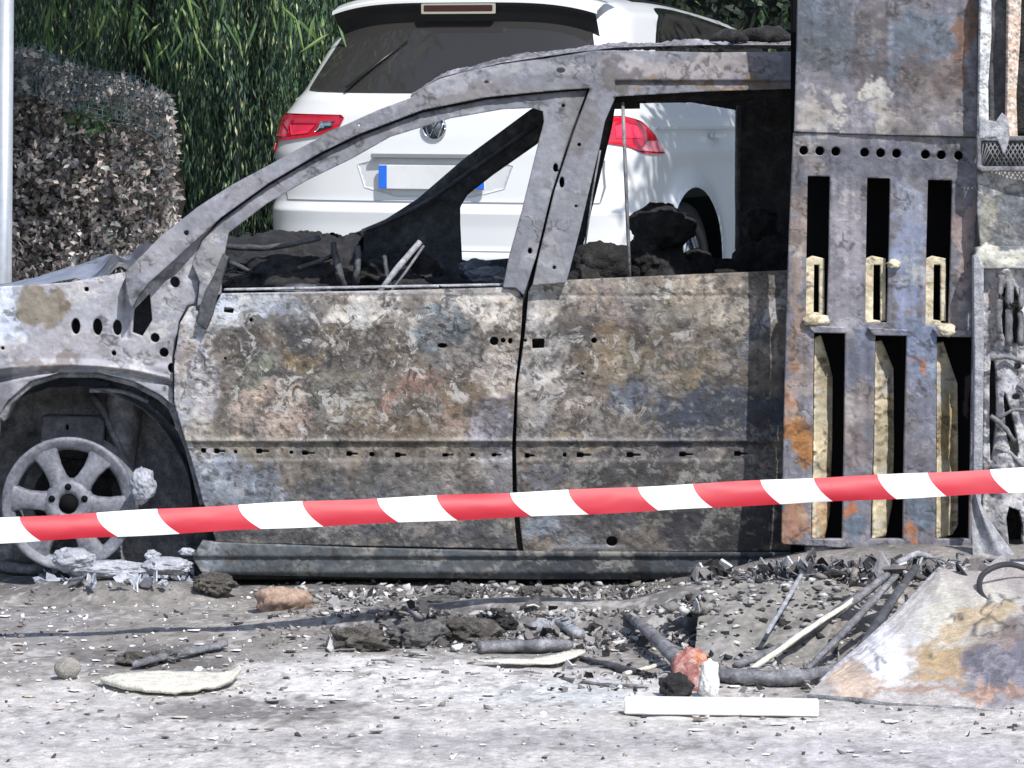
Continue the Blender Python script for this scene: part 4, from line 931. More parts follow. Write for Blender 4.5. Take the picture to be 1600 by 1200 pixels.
# weeping tree: hanging strands with narrow leaves
tree = empty('weeping_tree', 'green tree with drooping narrow leaves hanging behind the hedge and beside the white SUV', 'tree', loc=(0, 0, 0))
bark = mat_noise('bark', [(.03, .025, .02), (.08, .065, .05), (.16, .14, .12)], 18, .9, .8, .02)
tube('trunk', [(-2.0, 7.6, .3), (-2.05, 7.5, 1.2), (-1.9, 7.3, 2.2), (-1.95, 7.0, 3.4)], [.16, .13, .11, .08], bark, tree, 12, 5, .1)
for q, (x1, y1, z1) in enumerate([(-3.4, 6.2, 3.1), (-2.6, 5.7, 3.0), (-1.2, 6.3, 3.0), (-.5, 7.6, 3.2), (-3.8, 7.6, 3.4), (-1.6, 8.4, 3.6)]):
    tube('limb', [(-1.95, 7.1, 2.6+.1*q), ((x1-1.95)/2, (y1+7.1)/2, 3.1), (x1, y1, z1)], [.06, .04, .015], bark, tree, 8, 4, .15, q)
pos = []; dirs = []; tones = []
NS = 760
greens = [(84, 112, 86), (66, 92, 78), (110, 138, 96), (46, 66, 60), (190, 204, 150), (80, 104, 96)]  # the palest tone stands in for sunlit specks in the foliage
strand_p = []
for q in range(NS):
    px = rs.uniform(20, 600); Y = rs.uniform(5.7, 8.0)
    s = sc(Y); top = rs.uniform(-180, -20)
    lo = np.interp(px, [20, 60, 150, 250, 290, 420, 480, 600], [70, 80, 110, 170, 330, 400, 250, 60])*rs.uniform(.35, 1.15)+rs.uniform(-30, 20)
    if Y > 6.4: lo += 90
    x = (px-800)/s; z = CAM_H-(top-HOR)/s; zl = CAM_H-(lo-HOR)/s
    drift = rs.uniform(-.12, .12); tone = rs.uniform(.45, 1.5)
    if fbm(np.array([px/38.]), np.array([Y*1.2]), 2, 93)[0] < .46: continue
    while z > zl:
        pos.append((x+rs.normal(0, .02), Y+rs.normal(0, .03), z)); dirs.append((rs.normal(0, .22), rs.normal(0, .22), -1)); tones.append(tone); z -= rs.uniform(.007, .02); x += drift*.02
pos = np.array(pos); dirs = np.array(dirs)
leaves('crown', pos, dirs, rs.uniform(.03, .075, len(pos)), rs.uniform(.0025, .006, len(pos)), np.clip(pick(len(pos), greens, [.26, .24, .16, .16, .09, .09])*np.array(tones)[:, None], .003, .8), tree, 'stuff')
# the largest leaves in front, each its own piece
lm = []
for k in range(4):
    L = .13+.02*k; w_ = .009
    V = [(0, 0, 0), (w_, .004, -L*.3), (w_*.8, .002, -L*.6), (0, 0, -L), (-w_*.8, .002, -L*.6), (-w_, .004, -L*.3), (0, -.003, -L*.3), (0, -.003, -L*.6)]
    F = [(0, 6, 1), (1, 6, 7, 2), (2, 7, 3), (0, 5, 6), (5, 4, 7, 6), (4, 3, 7)]
    me = bpy.data.meshes.new('leaf'); me.from_pydata(V, [], F)
    a = me.color_attributes.new('Col', 'FLOAT_COLOR', 'POINT'); c = lin([(120, 150, 90), (96, 130, 80), (140, 166, 104), (84, 116, 76)][k])
    for q in range(8): a.data[q].color = (*c, 1)
    me.materials.append(M_leaf); lm.append(me)
spots = [(90, 20), (215, 25), (80, 55), (300, 10), (440, 25), (500, 60), (330, 60), (160, 10), (255, 60)]
for q in range(80):
    cx, cy = spots[q % len(spots)]
    o = bpy.data.objects.new('leaf', lm[q % 4]); C.objects.link(o); o.parent = tree
    o.location = P(cx+rs.normal(0, 22), cy+rs.normal(-14, 14), 5.55+rs.rand()*.25)
    o.rotation_euler = (rs.normal(0, .35), rs.normal(0, .4), rs.uniform(-1.2, 1.2))
# unseen upper crown, added above the frame to shade hedge and foliage
n = 52000
c0 = np.array([[-3.2, 4.4, 2.9], [-2.4, 3.9, 2.9], [-1.75, 4.0, 2.95], [-2.0, 4.7, 2.8], [-2.6, 4.4, 2.8], [-2.6, 5.6, 3.0], [-1.5, 6.1, 3.0], [-.7, 6.4, 3.1], [-1.9, 6.9, 3.2], [-3.6, 5.8, 3.1], [-.4, 7.6, 3.3], [-2.9, 7.2, 3.3]])
w = rs.choice(len(c0), n); p3 = c0[w]+rs.normal(0, 1, (n, 3))*np.array([.42, .42, .25])
p3 = p3[fbm(p3[:, 0]*3.2, p3[:, 1]*3.2, 3, 55) > .45]; p3[:, 2] = np.maximum(p3[:, 2], 2.4+rs.rand(len(p3))*.2)
p3 = p3[~((p3[:, 1] < 5.6) & (p3[:, 0] > -.85))]
for (hx, hy, hr) in [(150, 235, .07), (135, 300, .08), (78, 312, .06), (185, 375, .09), (232, 205, .05), (60, 200, .045), (110, 385, .06), (262, 345, .05), (40, 270, .04), (150, 165, .06), (130, 15, .07), (230, 30, .08), (330, 90, .05), (440, 150, .05), (300, 220, .04)]:      # gaps cut along the sun rays to let dapples through
    o_ = np.array(P(hx, hy, 5.0)); d_ = np.array(sv[:]); t_ = (p3-o_)@d_
    p3 = p3[np.linalg.norm(p3-o_-t_[:, None]*d_, axis=1) > hr]
leaves('unseen_shade_crown', p3, rs.randn(len(p3), 3)*[.6, .6, .2]+[0, 0, -.6], rs.uniform(.09, .16, len(p3)), rs.uniform(.010, .018, len(p3)), pick(len(p3), greens), tree, 'stuff')
# a second tree stands right of the white SUV and shades its flank
t2 = empty('shade_tree', 'leafy tree right of the white SUV whose crown shades its flank', 'tree')
tube('trunk', [(3.1, 4.9, .3), (3.05, 4.85, 1.6), (2.8, 4.6, 2.9)], [.14, .11, .07], bark, t2, 12, 5, .1)
for x1, y1 in ((1.9, 3.9), (2.3, 5.2), (3.0, 3.9), (2.9, 5.4)): tube('limb', [(2.9, 4.7, 2.5), ((x1+2.9)/2, (y1+4.7)/2, 3.0), (x1, y1, 3.3)], [.05, .035, .012], bark, t2, 8, 4, .15)
n = 26000
p3 = np.array([2.15, 3.8, 3.35])+rs.normal(0, 1, (n, 3))*np.array([.46, .50, .22]); p3 = p3[fbm(p3[:, 0]*3, p3[:, 1]*3, 3, 57) > .40]
p3 = p3[(p3[:, 0] > 1.42) & (p3[:, 2] > 2.5)]
leaves('crown', p3, rs.randn(len(p3), 3)+[0, 0, -.6], rs.uniform(.07, .13, len(p3)), rs.uniform(.015, .025, len(p3)), pick(len(p3), greens), t2, 'stuff')
# dense evergreen mass behind everything
bh = empty('background_shrubbery', 'dense dark green shrubbery filling the background behind the white SUV', 'shrubbery')
n = 30000
pos = np.stack([rs.uniform(-4.5, 5.5, n), rs.uniform(8.6, 9.3, n), rs.uniform(.3, 3.6, n)], 1); pos[:, 1] += (fbm(pos[:, 0]*2, pos[:, 2]*2, 3, 5)-.5)*1.0
leaves('foliage', pos, rs.randn(n, 3)+[0, 0, -.8], rs.uniform(.05, .12, n), rs.uniform(.012, .025, n), pick(n, [(44, 62, 50), (30, 44, 40), (70, 92, 62), (110, 130, 84)], [.4, .35, .2, .05]), bh, 'stuff')
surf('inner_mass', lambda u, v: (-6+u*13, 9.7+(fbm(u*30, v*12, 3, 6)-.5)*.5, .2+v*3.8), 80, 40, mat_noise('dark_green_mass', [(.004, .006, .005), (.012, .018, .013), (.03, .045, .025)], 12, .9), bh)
# ================================================================== LOOSE THINGS ON THE GROUND
def onz(px, py):
    """ground point under that pixel, on the mounds"""
    z = 0.0
    for _ in range(8):
        p = G(px, py, z); z = float(gz(np.array([p.x]), np.array([p.y]))[0])
    return G(px, py, z)
M_stone = mat_noise('tan_stone', [(.08, .06, .05), (.32, .22, .165), (.44, .33, .26)], 14, .85, .5)  # tan with darker patches at random
p = onz(440, 955)
tag(rock('stone', p+Vector((0, 0, .034)), (.084, .06, .046), M_stone, None, 4, .6, 1.15, 205, cut=-.8), 'reddish tan stone with dark patches, lying near the front door of the burnt car', 'stone')
p = onz(105, 1060)
tag(rock('round_stone', p+Vector((0, 0, .028)), (.037, .036, .031), mat_noise('grey_stone', [(.16, .15, .13), (.28, .26, .23), (.4, .38, .33)], 30, .9, .5), None, 4, .08, 2, 203), 'round grey stone like a ball at the lower left', 'stone')
def strip(name, pts, w, mat, label, cat, t=.006, lift=.012, seed=0, curl=0, rough=.15):
    P3 = smooth_pts([onz(*q)+Vector((0, 0, lift)) for q in pts], 8); V = []; F = []; n = len(P3)
    rn = random.Random(seed)
    for i, p in enumerate(P3):
        d = (P3[min(i+1, n-1)]-P3[max(i-1, 0)]).normalized(); a = Vector((-d.y, d.x, 0)).normalized()
        k = i/(n-1); ww = w*(min(1, .25+6*k)*min(1, .25+6*(1-k)))*(1+rough*(rn.random()-.5)*2)
        up = Vector((0, 0, curl*(max(0, k-.85)/.15)))
        for q, (da, dz) in enumerate(((-.5, 0), (-.45, t), (0, t*1.6), (.45, t), (.5, 0), (0, -t*.4))):
            V.append(p+a*ww*da+Vector((0, 0, dz+rn.random()*.002))+up)
    for i in range(n-1):
        for q in range(6): F.append((i*6+q, i*6+(q+1) % 6, (i+1)*6+(q+1) % 6, (i+1)*6+q))
    F.append(tuple(range(5, -1, -1))); F.append(tuple((n-1)*6+q for q in range(6)))
    o = mesh_obj(name, V, F, mat); return tag(o, label, cat)
M_pale = mat_noise('pale_wood', [(.45, .42, .34), (.66, .63, .54), (.78, .76, .68)], 30, .8, .5)
def slab(name, outline, z, mat, label, cat, t=.016, amp=.006, seed=0, curl=None):
    V, F, B = polygrid(outline, 2.0)
    base = float(gz(*[np.array([k]) for k in onz(*outline[0])[:2]])[0])
    pts = np.array([G(a_, b_-6, base+z)[:] for a_, b_ in V])
    n_ = fbm(V[:, 0]/30, V[:, 1]/8, 4, seed)-.5
    pts[:, 2] += n_*amp*2
    if curl: pts[:, 2] += curl[1]*sstep(curl[0], curl[0]+40, V[:, 0])**2
    lo = pts.copy(); lo[:, 2] -= t; n = len(pts)
    quad = np.stack([B[:, 1], B[:, 0], B[:, 0]+n, B[:, 1]+n], 1)
    return tag(mesh_obj(name, np.concatenate([pts, lo]), np.concatenate([F, F[:, ::-1]+n, quad]), mat), label, cat)
slab('bark_slab', [(155, 1064), (175, 1059), (215, 1055), (262, 1054), (300, 1053), (345, 1056), (372, 1050), (377, 1056), (362, 1066), (340, 1073), (300, 1080), (262, 1081), (225, 1079), (190, 1074)], .022, M_pale, 'long cream slab of splintered wood lying on pale ash right of the round stone', 'wood', .014, .006, 5, (345, .02))
slab('curved_splinter', [(745, 1036), (790, 1034), (830, 1035), (870, 1028), (905, 1019), (917, 1021), (900, 1032), (865, 1041), (820, 1041), (780, 1040)], .02, M_pale, 'small pale curved splinter in front of the middle debris', 'wood', .006, .004, 6)
strip('wood_splinter', [(208, 1048), (260, 1034), (310, 1024), (355, 1014)], .035, M_greym, 'thin grey stick lying behind the long cream slab', 'wood', .01, .01, 3)
# white batten
a, b = onz(975, 1118), onz(1279, 1122)
d = (b-a).normalized(); nrm = Vector((-d.y, d.x, 0))
V = []
for t_ in (0, 1):
    q = a.lerp(b, t_)
    for (dn, dz) in ((0, .0), (0, .042), (.045, .042), (.045, 0)): V.append(q+nrm*dn+Vector((0, 0, dz+.003)))
bm = bmesh.new(); vs = [bm.verts.new(v_) for v_ in V]
for f in ((0, 1, 2, 3), (7, 6, 5, 4), (0, 4, 5, 1), (1, 5, 6, 2), (2, 6, 7, 3), (3, 7, 4, 0)): bm.faces.new([vs[i_] for i_ in f])
bmesh.ops.recalc_face_normals(bm, faces=bm.faces); bmesh.ops.bevel(bm, geom=bm.edges[:], offset=.003, segments=2, affect='EDGES')
me = bpy.data.meshes.new('white_batten'); bm.to_mesh(me); bm.free(); me.materials.append(M_white)
o = bpy.data.objects.new('white_batten', me); C.objects.link(o); tag(o, 'clean bright white batten lying flat in the foreground right of centre', 'batten')
# charred lumps of the middle heap
M_lump = mat_noise('charred_crust', [(.05, .048, .046), (.13, .125, .12), (.3, .29, .28)], 40, .95, 1.0, .01)
M_lump2 = mat_noise('brown_char', [(.03, .028, .026), (.1, .09, .08), (.22, .2, .17)], 34, .95, 1.0, .01)
lumps = [(560, 1000, 42, 20, 'knobbly charred chunk at the left end of the middle debris', M_lump2), (655, 992, 48, 22, 'dark crusty lump in the middle debris, right of the knobbly chunk', M_lump), (735, 985, 44, 22, 'blackened blocky lump in the centre of the middle debris', M_lump2), (775, 970, 30, 18, 'sooty lump behind the ribbed tube in the middle debris', M_char),
         (690, 945, 40, 12, 'grey ash-covered lump against the sill shadow under the front door', M_lump), (720, 925, 20, 16, 'small rounded charred clod standing in the shadow under the sill', M_lump), (838, 960, 22, 24, 'upright cracked clod right of the middle debris', M_lump), (825, 925, 14, 9, 'tiny charred clod under the rear door', M_lump2),
         (335, 910, 30, 16, 'brown twisted lump beside the front end of the sill', M_lump2), (215, 1030, 30, 12, 'low dark burnt clod just behind the long cream slab', M_lump2), (1160, 885, 26, 16, 'pale jagged ash clod at the left end of the rubble heap', M_ash), (1215, 876, 24, 14, 'pale rough clod on the rubble heap just left of the slotted panel foot', M_ash), (1345, 890, 30, 13, 'dark clod on the heap below the middle of the slotted panel', M_lump), (1500, 868, 26, 14, 'sooty clod under the right corner of the slotted panel', M_lump), (1415, 872, 20, 12, 'crumpled charred scrap below the third column of slots', M_char), (255, 1025, 26, 10, 'flat dark clod between the cream slab and the thin stick', M_lump)]
for i, (px, py, rx, ry, lb, m) in enumerate(lumps):
    p = onz(px, py+ry*.8); s = sc(p.y)
    tag(rock('charred_lump', p+Vector((0, 0, ry/s*.7)), (rx/s, rx/s*.7, ry/s), m, None, 5, .75, 2.3, 210+i, rs.uniform(-.4, .4)), lb, 'debris', 'charred lumps of the wreck')
def gtube(name, pts, r_, mat, label, cat, n=10, rough=0.0, seed=0, lifts=None, flat=1.0):
    q = [Vector(P(*t_)) for t_ in pts] if len(pts[0]) == 3 else [onz(a_, b_)+Vector((0, 0, (r_ if not hasattr(r_, '__len__') else r_[min(i_, len(r_)-1)])*.8+(lifts[i_] if lifts else 0))) for i_, (a_, b_) in enumerate(pts)]
    o = tube(name, q, [k_*.88 for k_ in r_] if hasattr(r_, '__len__') else r_, mat, None, n, 7, rough*1.9, seed, .8); return tag(o, label, cat)
gtube('ribbed_tube', [(748, 1022), (800, 1020), (850, 1020), (890, 1016)], [.024, .026, .026, .02], M_greym, 'short grey ribbed tube lying in front of the middle debris', 'tube', 12, .06, 1)
gtube('scorched_log', [(835, 995), (870, 985), (905, 1000)], [.03, .034, .02], M_ash, 'grey-white ashy roll between the ribbed tube and the upright clod', 'debris', 10, .15, 2)
gtube('grey_branch', [(960, 960), (1000, 1005), (1040, 1040), (1075, 1062)], [.012, .02, .026, .03], M_greym, 'thick grey branch leaning down to the red chunk', 'branch', 10, .15, 3, [.03, .04, .03, 0])
gtube('burnt_pipe', [(1120, 1065), (1180, 1072), (1260, 1070), (1330, 1050), (1400, 1030)], [.022, .03, .028, .024, .02], M_greym, 'sooty grey pipe running right from the red chunk', 'pipe', 12, .1, 4)
gtube('pale_stick', [(978, 1056), (1010, 1048), (1036, 1040)], .008, M_pale, 'short pale stick behind the left end of the white batten', 'stick', 8, .1, 5)
gtube('dark_stick', [(905, 1030), (960, 1048), (1020, 1060)], [.006, .014, .01], M_soot, 'dark flattened stick lying left of the red chunk', 'stick', 8, .2, 6)
gtube('bent_rod', [(880, 1062), (940, 1072), (1010, 1075)], .006, M_greym, 'thin bent rod flat on the ash left of the red chunk', 'rod', 6, .2, 7)
gtube('cream_lath', [(1165, 1052, -1.78), (1262, 985, -1.52), (1345, 930, -1.25)], [.010, .012, .010], M_pale, 'long cream lath rising from the pipe towards the slotted panel', 'lath', 8, .12, 8)
gtube('grey_lath', [(1198, 990, -1.55), (1225, 945, -1.35), (1252, 898, -1.15)], [.008, .009, .008], M_ash, 'short thin lath standing steeply on the rubble heap', 'lath', 8, .1, 9)
gtube('long_grey_bar', [(1150, 1040, -1.75), (1235, 1003, -1.5), (1310, 955, -1.35), (1395, 892, -1.1)], [.014, .018, .018, .014], M_greym, 'long sooty bar lying behind the cream lath', 'bar', 8, .12, 10)
gtube('grey_strap', [(1262, 1045, -1.8), (1330, 975, -1.55), (1400, 900, -1.2)], [.010, .016, .012], M_greym, 'dull grey strap next to the bent metal sheet', 'strap', 8, .12, 11)
gtube('dark_strap', [(1322, 1045, -1.85), (1380, 960, -1.55), (1432, 885, -1.2)], [.012, .018, .012], M_soot, 'black strap lying along the edge of the bent metal sheet', 'strap', 8, .12, 12)
gtube('curved_white_strip', [(1378, 905, -1.05), (1402, 882, -1.0), (1432, 866, -.95), (1462, 874, -.95)], [.010, .014, .014, .012], M_ash, 'curved whitish strip arching over the heap under the slotted panel', 'strip', 8, .1, 13)
gtube('fallen_exhaust_pipe', [(-30, 885), (40, 900), (110, 893), (190, 895), (280, 880)], [.03, .028, .024, .024, .016], M_greym, 'grey suspension tube lying under the bare wheel', 'tube', 12, .12, 14)
strip('white_shard', [(1288, 880), (1305, 886), (1325, 882), (1342, 884)], .05, M_white, 'white curved shard lying on the heap under the slotted panel', 'shard', .008, .03, 8, .02)
# red, white and orange melted chunk
ch = empty('melted_chunk', 'melted chunk of red, orange and white plastic behind the white batten', 'debris')
rock('red_mass', onz(1078, 1078)+Vector((0, 0, .05)), (.05, .04, .062), mat_noise('melted_red', [(.12, .05, .045), (.34, .13, .11), (.55, .42, .38)], 30, .7, .7), ch, 4, .5, 2.2, 230, .5)
rock('white_mass', onz(1108, 1090)+Vector((0, -.01, .045)), (.028, .03, .06), mat_noise('melted_white', [(.5, .48, .45), (.75, .73, .7), (.8, .8, .78)], 22, .7, .7), ch, 4, .4, 2.0, 231)
rock('hollow_shade_mass', onz(1058, 1088)+Vector((0, 0, .025)), (.045, .03, .035), M_char, ch, 4, .5, 2.4, 232)  # black lump stands in for the shaded hollow beside the white mass
_y = onz(1078, 1078).y
rock('orange_mass', P(1090, 1032, _y), (.028, .025, .022), mat_noise('melted_orange', [(.2, .07, .04), (.5, .2, .1), (.6, .4, .3)], 30, .7, .7), ch, 3, .5, 2.4, 233)
# big curved grey sheet on the heap
def sheet_fn(pts, Ys, bow=.02, seed=0, amp=.01):
    """bilinear sheet between four traced corners with own depths"""
    c = [Vector(P(*pts[i], Ys[i])) for i in range(4)]
    def f(u, v):
        q = [(1-u)*(1-v), u*(1-v), u*v, (1-u)*v]
        xyz = [sum(q[i]*c[i][k] for i in range(4)) for k in range(3)]
        n_ = (fbm(u*5, v*5, 4, seed)-.5)*2*amp
        return xyz[0]+n_*.4, xyz[1]-bow*np.sin(u*3.14)-n_, xyz[2]+bow*np.sin(v*3.14)+n_
    return f
gs = surf('grey_plastic_sheet', sheet_fn([(1085, 1038), (1280, 1052), (1330, 905), (1100, 905)], [-1.6, -1.66, -.9, -.9],   .03, 240, .022), 60, 60, mat_noise('dusty_grey_sheet', [(.13, .125, .115), (.22, .21, .19), (.32, .3, .285)], 7, .85, .5), None)
tag(gs, 'smooth dusty grey-beige sheet leaning on the rubble under the rear door', 'sheet')
# bent metal sheet at lower right
bz = [(1590, 1040, 130, 70, (120, 116, 122), .9), (1380, 1030, 70, 50, (228, 226, 228), .8), (1400, 950, 60, 60, (206, 204, 200), .7), (1520, 960, 80, 60, (208, 204, 190), .6), (1480, 1010, 60, 26, (176, 148, 104), .8), (1540, 960, 60, 20, (184, 158, 116), .7), (1460, 1050, 50, 16, (172, 142, 100), .8), (1580, 1040, 80, 50, (108, 106, 116), .97), (1570, 1000, 40, 20, (126, 112, 104), .8), (1400, 1010, 40, 50, (226, 226, 232), .95), (1470, 920, 30, 30, (216, 212, 196), .8), (1340, 1060, 50, 24, (200, 178, 158), .9), (1480, 1085, 200, 8, (160, 128, 108), .7)]
def bent_fn(u, v):
    # u along the bottom edge, v from the ground up over the curve
    bx = 1262+u*520; by = 1086+u*46
    tx = np.interp(u, [0, .18, .4, 1], [1268, 1400, 1470, 1800]); ty = np.interp(u, [0, .18, .4, 1], [1078, 960, 886, 872])
    Yb = -2.25-.35*u; Yt = np.interp(u, [0, .18, .4, 1], [-2.2, -1.55, -1.0, -.95])
    b_ = np.stack(P(bx, by, Yb), 1); t_ = np.stack(P(tx, ty, Yt), 1)
    k = v[:, None]; q = b_*(1-k)+t_*k
    h = np.interp(u, [0, .2, .5, 1], [0, .02, .055, .06])*np.sin(v*3.14)**.8
    q[:, 2] += h+(fbm(u*8, v*6, 3, 250)-.5)*.015*np.minimum(1, u*6)
    q[:, 1] -= h*.8
    return q[:, 0], q[:, 1], q[:, 2]
def bent_col(co, u, v):
    s = FPX/(CAM_D+co[:, 1]); px = 800+co[:, 0]*s; py = HOR+(CAM_H-co[:, 2])*s
    return zones(px, py, (178, 172, 168), bz, 1.6, .05, .1, 251, 1.08, .16, .03, .25)
bent = empty('bent_metal_sheet', 'large bent metal sheet with white, ochre and violet scorch marks at the lower right', 'metal sheet')
surf('sheet_skin', bent_fn, 170, 120, mat_burnt('scorched_sheet', .5, .35, .004, .25), bent, bent_col)
q = [np.array(bent_fn(np.array([t_]), np.array([0.0])))[:, 0] for t_ in np.linspace(0, 1, 20)]
tube('bottom_rim', [Vector(a_)+Vector((0, -.005, -.004)) for a_ in q], .007, M_greym, bent, 8, 2, .2)
q = [np.array(bent_fn(np.array([t_]), np.array([1.0])))[:, 0] for t_ in np.linspace(.02, 1, 24)]
tube('top_rim', [Vector(a_) for a_ in q], .006, M_ash, bent, 8, 2, .2)
cab = tube('black_cable', [P(1640, 905, -1.3), P(1590, 884, -1.3), P(1560, 884, -1.35), P(1534, 900, -1.4), P(1532, 925, -1.5), P(1550, 945, -1.6), P(1585, 958, -1.65), P(1660, 962, -1.6)], .0085, mat_plain('black_rubber', (.03, .03, .032), .6), None, 10, 8)
tag(cab, 'black cable looping over the top of the bent metal sheet', 'cable')
# ash and fragments round the wheel
M_melt = mat_noise('melted_aluminium', [(.2, .21, .24), (.34, .35, .39), (.55, .56, .6)], 26, .6, .6)
ma = [(222, 758, 20, 26, -.05, 'white melted aluminium lump stuck to the right of the bare wheel'), (115, 874, 34, 18, -.14, 'pale melted metal heaped against the foot of the bare wheel'), (178, 890, 64, 14, -.14, 'flat pale melted metal running right from the bare wheel'), (262, 885, 40, 13, -.15, 'crumpled pale metal scrap between wheel and sill'), (238, 868, 12, 9, -.12, 'small whitish fragment upright behind the crumpled scrap'), (292, 862, 12, 6, -.1, 'tiny white flake lying in front of the sill end')]
for i, (px, py, rx, ry, Y, lb) in enumerate(ma):
    s = sc(Y); tag(rock('melted_metal', P(px, py, Y), (rx/s, min(.05, rx/s), ry/s), M_melt, None, 5, .42, 2.0, 260+i, 0), lb, 'melted metal', 'melted metal by the wheel')
# rubble heaps (too many pieces to count)
def heap(name, n, px0, px1, py0, py1, r0, r1, pal, kind='stuff', f=None, seed=0, lift=.6, sub=1, w=None):
    r_ = np.random.RandomState(seed); V0, F0 = ico(sub); Vs = []; Fs = []; Cs = []
    pal = np.array([lin(c) for c in pal])
    for i in range(n):
        px = r_.uniform(px0, px1); py = r_.uniform(py0, py1)
        if f and not f(px, py, r_): continue
        p = onz(px, py) if i % 1 == 0 else None
        rr = math.exp(r_.uniform(math.log(r0), math.log(r1))); sh = np.array([rr*r_.uniform(.6, 1.9), rr*r_.uniform(.5, 1.3), rr*r_.uniform(.2, .9)])
        V = (V0*(1+(r_.rand(len(V0), 1)-.5)*.9)+(r_.rand(*V0.shape)-.5)*.8)*sh
        a = r_.uniform(0, 6.28); t = r_.normal(0, .5); c_, s_ = math.cos(a), math.sin(a); ct, st_ = math.cos(t), math.sin(t)
        V = V@np.array([[ct, 0, -st_], [0, 1, 0], [st_, 0, ct]])@np.array([[c_, s_, 0], [-s_, c_, 0], [0, 0, 1]])
        Vs.append(V+np.array(p)+[0, 0, sh[2]*lift]); Fs.append(F0+len(V0)*len(Fs)); Cs.append(np.tile(pal[r_.choice(len(pal), p=w)]*(1+(r_.rand()-.5)*.5), (len(V0), 1)))
    o = mesh_obj(name, np.concatenate(Vs), np.concatenate(Fs), M_grd, None, np.concatenate(Cs), smooth=False); o['kind'] = kind; return o
greys = [(150, 148, 146), (122, 120, 118), (186, 184, 182), (96, 94, 94), (134, 128, 122), (60, 58, 58)]
tag(heap('rubble_heap', 6500, 1050, 1700, 855, 960, .003, .02, greys, f=lambda x, y, r_: y > np.interp(x, [1060, 1130, 1200, 1700], [925, 880, 862, 858]), seed=1), 'heap of grey rubble and ash under the slotted steel panel', 'rubble')
tag(heap('burnt_rubble', 6500, 420, 1130, 908, 1015, .0025, .015, greys, f=lambda x, y, r_: r_.rand() < np.interp(x, [500, 620, 850, 1110], [.3, .8, 1, 1])*(1-abs(y-962)/70), seed=2), 'loose burnt rubble spread in front of the doors', 'rubble')
tag(heap('gravel', 4500, -60, 1660, 918, 1195, .0022, .008, [(160, 156, 152), (208, 206, 204), (110, 104, 100), (226, 226, 226), (70, 66, 64), (140, 132, 126)], seed=3, sub=1, f=lambda x, y, r_: r_.rand() < np.interp(y, [918, 1000, 1090, 1195], [1, .8, .35, .12])), 'gravel and ash grains scattered over the ground', 'gravel')
# thin flakes
def flakes(name, n, seed, pal, lab, smin=.002, smax=.018, py0=930, py1=1190):
    r_ = np.random.RandomState(seed); Vs = []; Fs = []; Cs = []; b0 = 0
    for i in range(n):
        px = r_.uniform(-40, 1640); py = r_.uniform(py0, py1)
        if r_.rand() > np.interp(py, [930, 1090, 1190], [1, .7, .3]): continue
        p = onz(px, py); k = 6; rr = math.exp(r_.uniform(math.log(smin), math.log(smax))); a0 = r_.uniform(0, 6.28)
        tilt = r_.normal(0, .25, 2)
        for layer in (0.0, .0015):
            for q in range(k):
                t = a0+q*6.283/k; x = math.cos(t)*rr*r_.uniform(.6, 1.3)*1.15; y = math.sin(t)*rr*r_.uniform(.6, 1.3)
                Vs.append((p.x+x, p.y+y, p.z+.003+layer+abs(x*tilt[0]+y*tilt[1])*.35))
        Fs.append(tuple(b0+k+q for q in range(k)))
        for q in range(k): Fs.append((b0+q, b0+(q+1) % k, b0+k+(q+1) % k, b0+k+q))
        c = lin(pal[r_.randint(len(pal))])*(1+(r_.rand()-.5)*.3); Cs += [c]*(2*k); b0 += 2*k
    o = mesh_obj(name, Vs, Fs, M_grd, None, np.array(Cs), smooth=False); o['kind'] = 'stuff'; tag(o, lab, 'ash')
flakes('ash_flakes', 450, 5, [(226, 224, 222), (206, 204, 206), (190, 180, 168), (236, 236, 236)], 'pale ash flakes scattered over the ground')
flakes('soot_flakes', 160, 6, [(60, 58, 58), (90, 86, 82), (120, 104, 90)], 'dark soot flakes scattered over the ground')

# charred shards and wires tangled through the heap under the steel panel
def shards(name, n, seed, region, pal, lab, r0=.008, r1=.04):
    r_ = np.random.RandomState(seed); Vs = []; Fs = []; Cs = []; b0 = 0
    while n > 0:
        px = r_.uniform(region[0], region[1]); py = r_.uniform(region[2], region[3]); n -= 1
        p = np.array(onz(px, py)); k = r_.randint(4, 8); rr = math.exp(r_.uniform(math.log(r0), math.log(r1)))
        a = r_.normal(0, 1, 3); a /= np.linalg.norm(a); b = np.cross(a, r_.normal(0, 1, 3)); b /= np.linalg.norm(b); c = np.cross(a, b)
        el = r_.uniform(.3, 1); sh = [(math.cos(6.283*q/k)*rr*r_.uniform(.5, 1.3), math.sin(6.283*q/k)*rr*el*r_.uniform(.5, 1.3)) for q in range(k)]
        o = p+[0, 0, rr*r_.uniform(.2, .9)]
        for th_ in (-.5, .5):
            for x, y in sh: Vs.append(o+a*x+b*y+c*(th_*rr*.16+.3*x*x/rr))
        Fs.append(tuple(b0+k+q for q in range(k))); Fs.append(tuple(b0+k-1-q for q in range(k)))
        for q in range(k): Fs.append((b0+q, b0+(q+1) % k, b0+k+(q+1) % k, b0+k+q))
        Cs += [lin(pal[r_.randint(len(pal))])*(1+(r_.rand()-.5)*.4)]*(2*k); b0 += 2*k
    o = mesh_obj(name, Vs, Fs, M_grd, None, np.array(Cs), smooth=False); o['kind'] = 'stuff'; return tag(o, lab, 'debris')
dk = [(70, 68, 68), (50, 48, 48), (110, 106, 104), (150, 148, 148), (190, 188, 186), (36, 36, 38)]
shards('charred_shards', 1700, 21, (1080, 1560, 852, 915), dk, 'charred and ashy shards piled against the foot of the slotted panel', .008, .05)
shards('scattered_shards', 700, 22, (500, 1110, 925, 1020), dk, 'broken charred shards strewn through the middle debris', .006, .026)
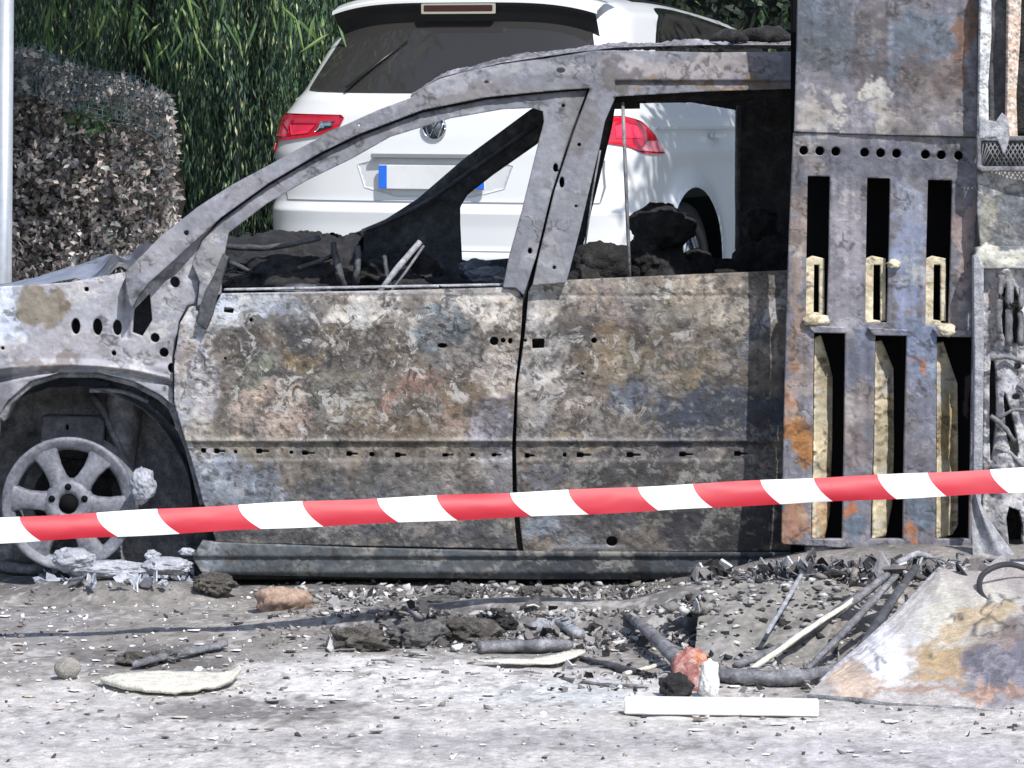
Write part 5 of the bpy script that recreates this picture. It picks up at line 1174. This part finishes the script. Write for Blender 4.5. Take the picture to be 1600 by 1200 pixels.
shards('front_shards', 260, 23, (860, 1440, 1020, 1085), dk, 'small charred shards around the melted chunk and the pipe', .005, .02)
r_ = np.random.RandomState(31); Vw = []; Fw = []
for q in range(230):
    if q < 150: px, py, L = r_.uniform(1150, 1540), r_.uniform(870, 925), r_.uniform(.05, .2)
    else: px, py, L = r_.uniform(560, 1420), r_.uniform(960, 1060), r_.uniform(.05, .16)
    p = np.array(onz(px, py)); a = r_.uniform(0, 6.28); pts = []
    for k in range(5):
        pts.append(tuple(p+[0, 0, .004+.05*r_.rand()*(q < 150)+.008*r_.rand()])); a += r_.normal(0, .8); p = p+np.array([math.cos(a), math.sin(a)*.5, 0])*L/4
    V, F = tube_vf(smooth_pts(pts, 4), r_.uniform(.0012, .0035), 5); b0 = len(Vw); Vw += V; Fw += [tuple(v_+b0 for v_ in f) for f in F]
tag(mesh_obj('burnt_wires', Vw, Fw, M_greym), 'thin burnt wires tangled through the debris below the slotted panel', 'wires', kind='stuff')

sf_ = sheet_fn([(1085, 1038), (1280, 1052), (1330, 905), (1100, 905)], [-1.6, -1.66, -.9, -.9], .03, 240, .022)
r_ = np.random.RandomState(77); Vs = []; Fs = []; Cs = []; V0, F0 = ico(1)
for q in range(260):
    u_, v_ = r_.rand(), r_.rand()**.6; p = [float(c_[0]) for c_ in sf_(np.array([u_]), np.array([v_]))]; rr = math.exp(r_.uniform(math.log(.0025), math.log(.013)))
    Vs.append((V0+(r_.rand(*V0.shape)-.5)*.9)*rr*[1.2, 1, .6]+p+[0, -.004, rr*.3]); Fs.append(F0+len(V0)*q); Cs.append(np.tile(lin(dk[r_.randint(len(dk))]), (len(V0), 1)))
tag(mesh_obj('crumbs', np.concatenate(Vs), np.concatenate(Fs), M_grd, gs, np.concatenate(Cs), smooth=False), kind='stuff')

shards('melted_scraps', 700, 25, (60, 320, 887, 918), [(170, 174, 184), (140, 144, 154), (196, 198, 206), (90, 92, 98)], 'pale melted scraps and ash heaped along the foot of the bare wheel', .006, .034)
